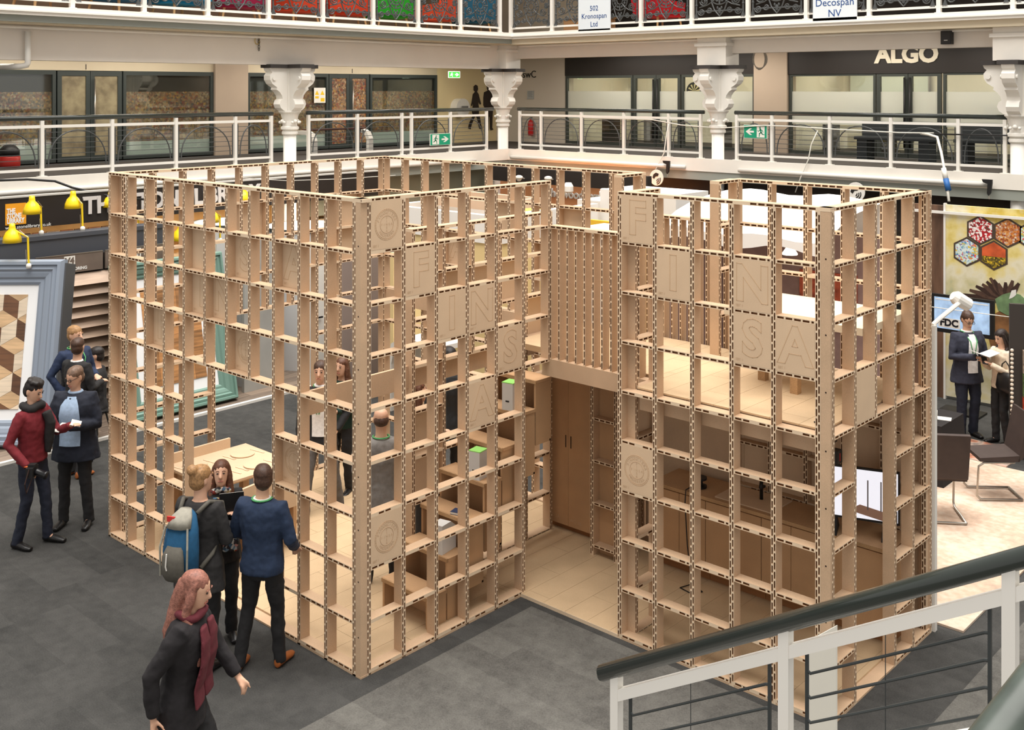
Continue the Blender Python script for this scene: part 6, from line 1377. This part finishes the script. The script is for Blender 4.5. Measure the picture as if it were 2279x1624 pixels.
MB().prism([(-.1, .2), (.2, .14), (.3, .14), (.3, .2), (.0, .26)], 'y', -.004, -.002).build('picture_table', mat('screen_wood', (190, 150, 130), .5), t)
for x in (-.05, .06, .17): MB().box(x, x + .012, -.004, -.002, .22, .48).build('picture_mullion', mat('screen_grey', (150, 148, 152), .5), t)
MB().box(.22, .31, -.005, -.002, .12, .24).build('picture_caption', mat('screen_navy', (30, 34, 60), .5), t)
for sx in (-1, 1): MB().hexa([(sx * .2 - .015, -.12, 0), (sx * .2 + .015, -.12, 0), (sx * .2 + .015, .13, 0), (sx * .2 - .015, .13, 0), (sx * .2 - .01, .0, .12), (sx * .2 + .01, .0, .12), (sx * .2 + .01, .025, .12), (sx * .2 - .01, .025, .12)]).build('foot', BLACK, t)
p = atX(1867, 1016, 3.0); t = thing('hanging_box', 'small black loudspeaker hung inside the lattice corner', 'speaker', (2.96, p.y, p.z)); MB().box(-.05, .05, -.04, .04, -.05, .05).build('cabinet', BLACK, t); MB().tube([(0, 0, .05), (-.01, .0, .09), (.02, .01, .12)], .004, 5).build('hanger', BLACK, t); MB().box(.05, .052, -.01, .0, -.03, .03).build('red_label', mat('label_red', (180, 40, 40), .5), t)
# upper room table
DZ = 2.1855
t = thing('upper_table', 'pale table on square legs in the upper room', 'table', (2.35, 3.12, DZ)); 
MB().box(-.62, .66, -.42, .52, .6, .66).build('table_top', mat('pale_top', (232, 216, 188), .6), t)
for x, y in ((-.4, -.12), (.02, -.32), (-.4, .45), (.58, .45)): MB().box(x - .035, x + .035, y - .035, y + .035, 0, .6).build('leg', PART, t)
t = thing('power_socket', 'small black transformer with wire on the upper deck', 'plug', (2.93, 2.25, DZ)); MB().box(-.03, .03, -.03, .03, 0, .07).build('block', BLACK, t); MB().tube([(0, -.03, .02), (-.06, -.1, .006), (.02, -.14, .006), (.04, -.05, .006)], .005, 5).build('wire', BLACK, t)
t = thing('wall_screen', 'small bright tablet on the stair partition', 'tablet', (-.88, 2.02, 2.35), R(80)); MB().box(-.13, .13, 0, .015, 0, .2).build('casing', BLACK, t); MB().box(-.12, .12, -.002, 0, .012, .188).build('screen', glow('tablet_screen', (190, 200, 230), 1.0), t)
t = thing('book', 'dark red book lying on a low stair step', 'book', (-.3, 1.42, .8536), .3); MB().box(-.07, .07, -.05, .05, 0, .004).box(-.07, .07, -.05, .05, .022, .026).build('cover', mat('book_navy', (50, 60, 90), .5), t); MB().box(-.068, .066, -.048, .048, .004, .022).build('pages', WHITE2, t)
# gallery lighting: fittings under the soffits
def downlight(loc, sx, sy, P, label):
    o = tag(MB().box(-.35, .35, -.06, .06, 0, .04).build('strip_light', glow('strip_glow', (255, 244, 226), 5.0), None, loc, 0 if sx > sy else math.pi / 2), label, 'light', 'strip lights under the galleries')
    area('strip_light_glow', (loc[0], loc[1], loc[2] - .03), sx, P, (1, .93, .82), sizey=sy)
for k, y in enumerate((2.2, 5.0, 8.4, 11.2)): downlight((-11.6, y, 5.715), .4, 2.4, 45, 'strip light under the left gallery soffit, number %s from the left' % ('one', 'two', 'three', 'four')[k])
for k, x in enumerate((-8.2, -5.6, -2.6, .2)): downlight((x, 14.2, 5.715), 2.4, .4, 42, 'strip light under the far gallery soffit, number %s from the corner' % ('one', 'two', 'three', 'four')[k])
for k, (x, y) in enumerate(((-11.5, 3), (-11.5, 9), (-6, 14.6), (0, 14.6))): downlight((x, y, 3.07), 1.5, 1.5, 60, 'added strip in place of stand lights below the first gallery, ' + ('left end', 'left middle', 'far middle', 'far right end')[k])  # added fill below the galleries, in place of the lamps on the stands
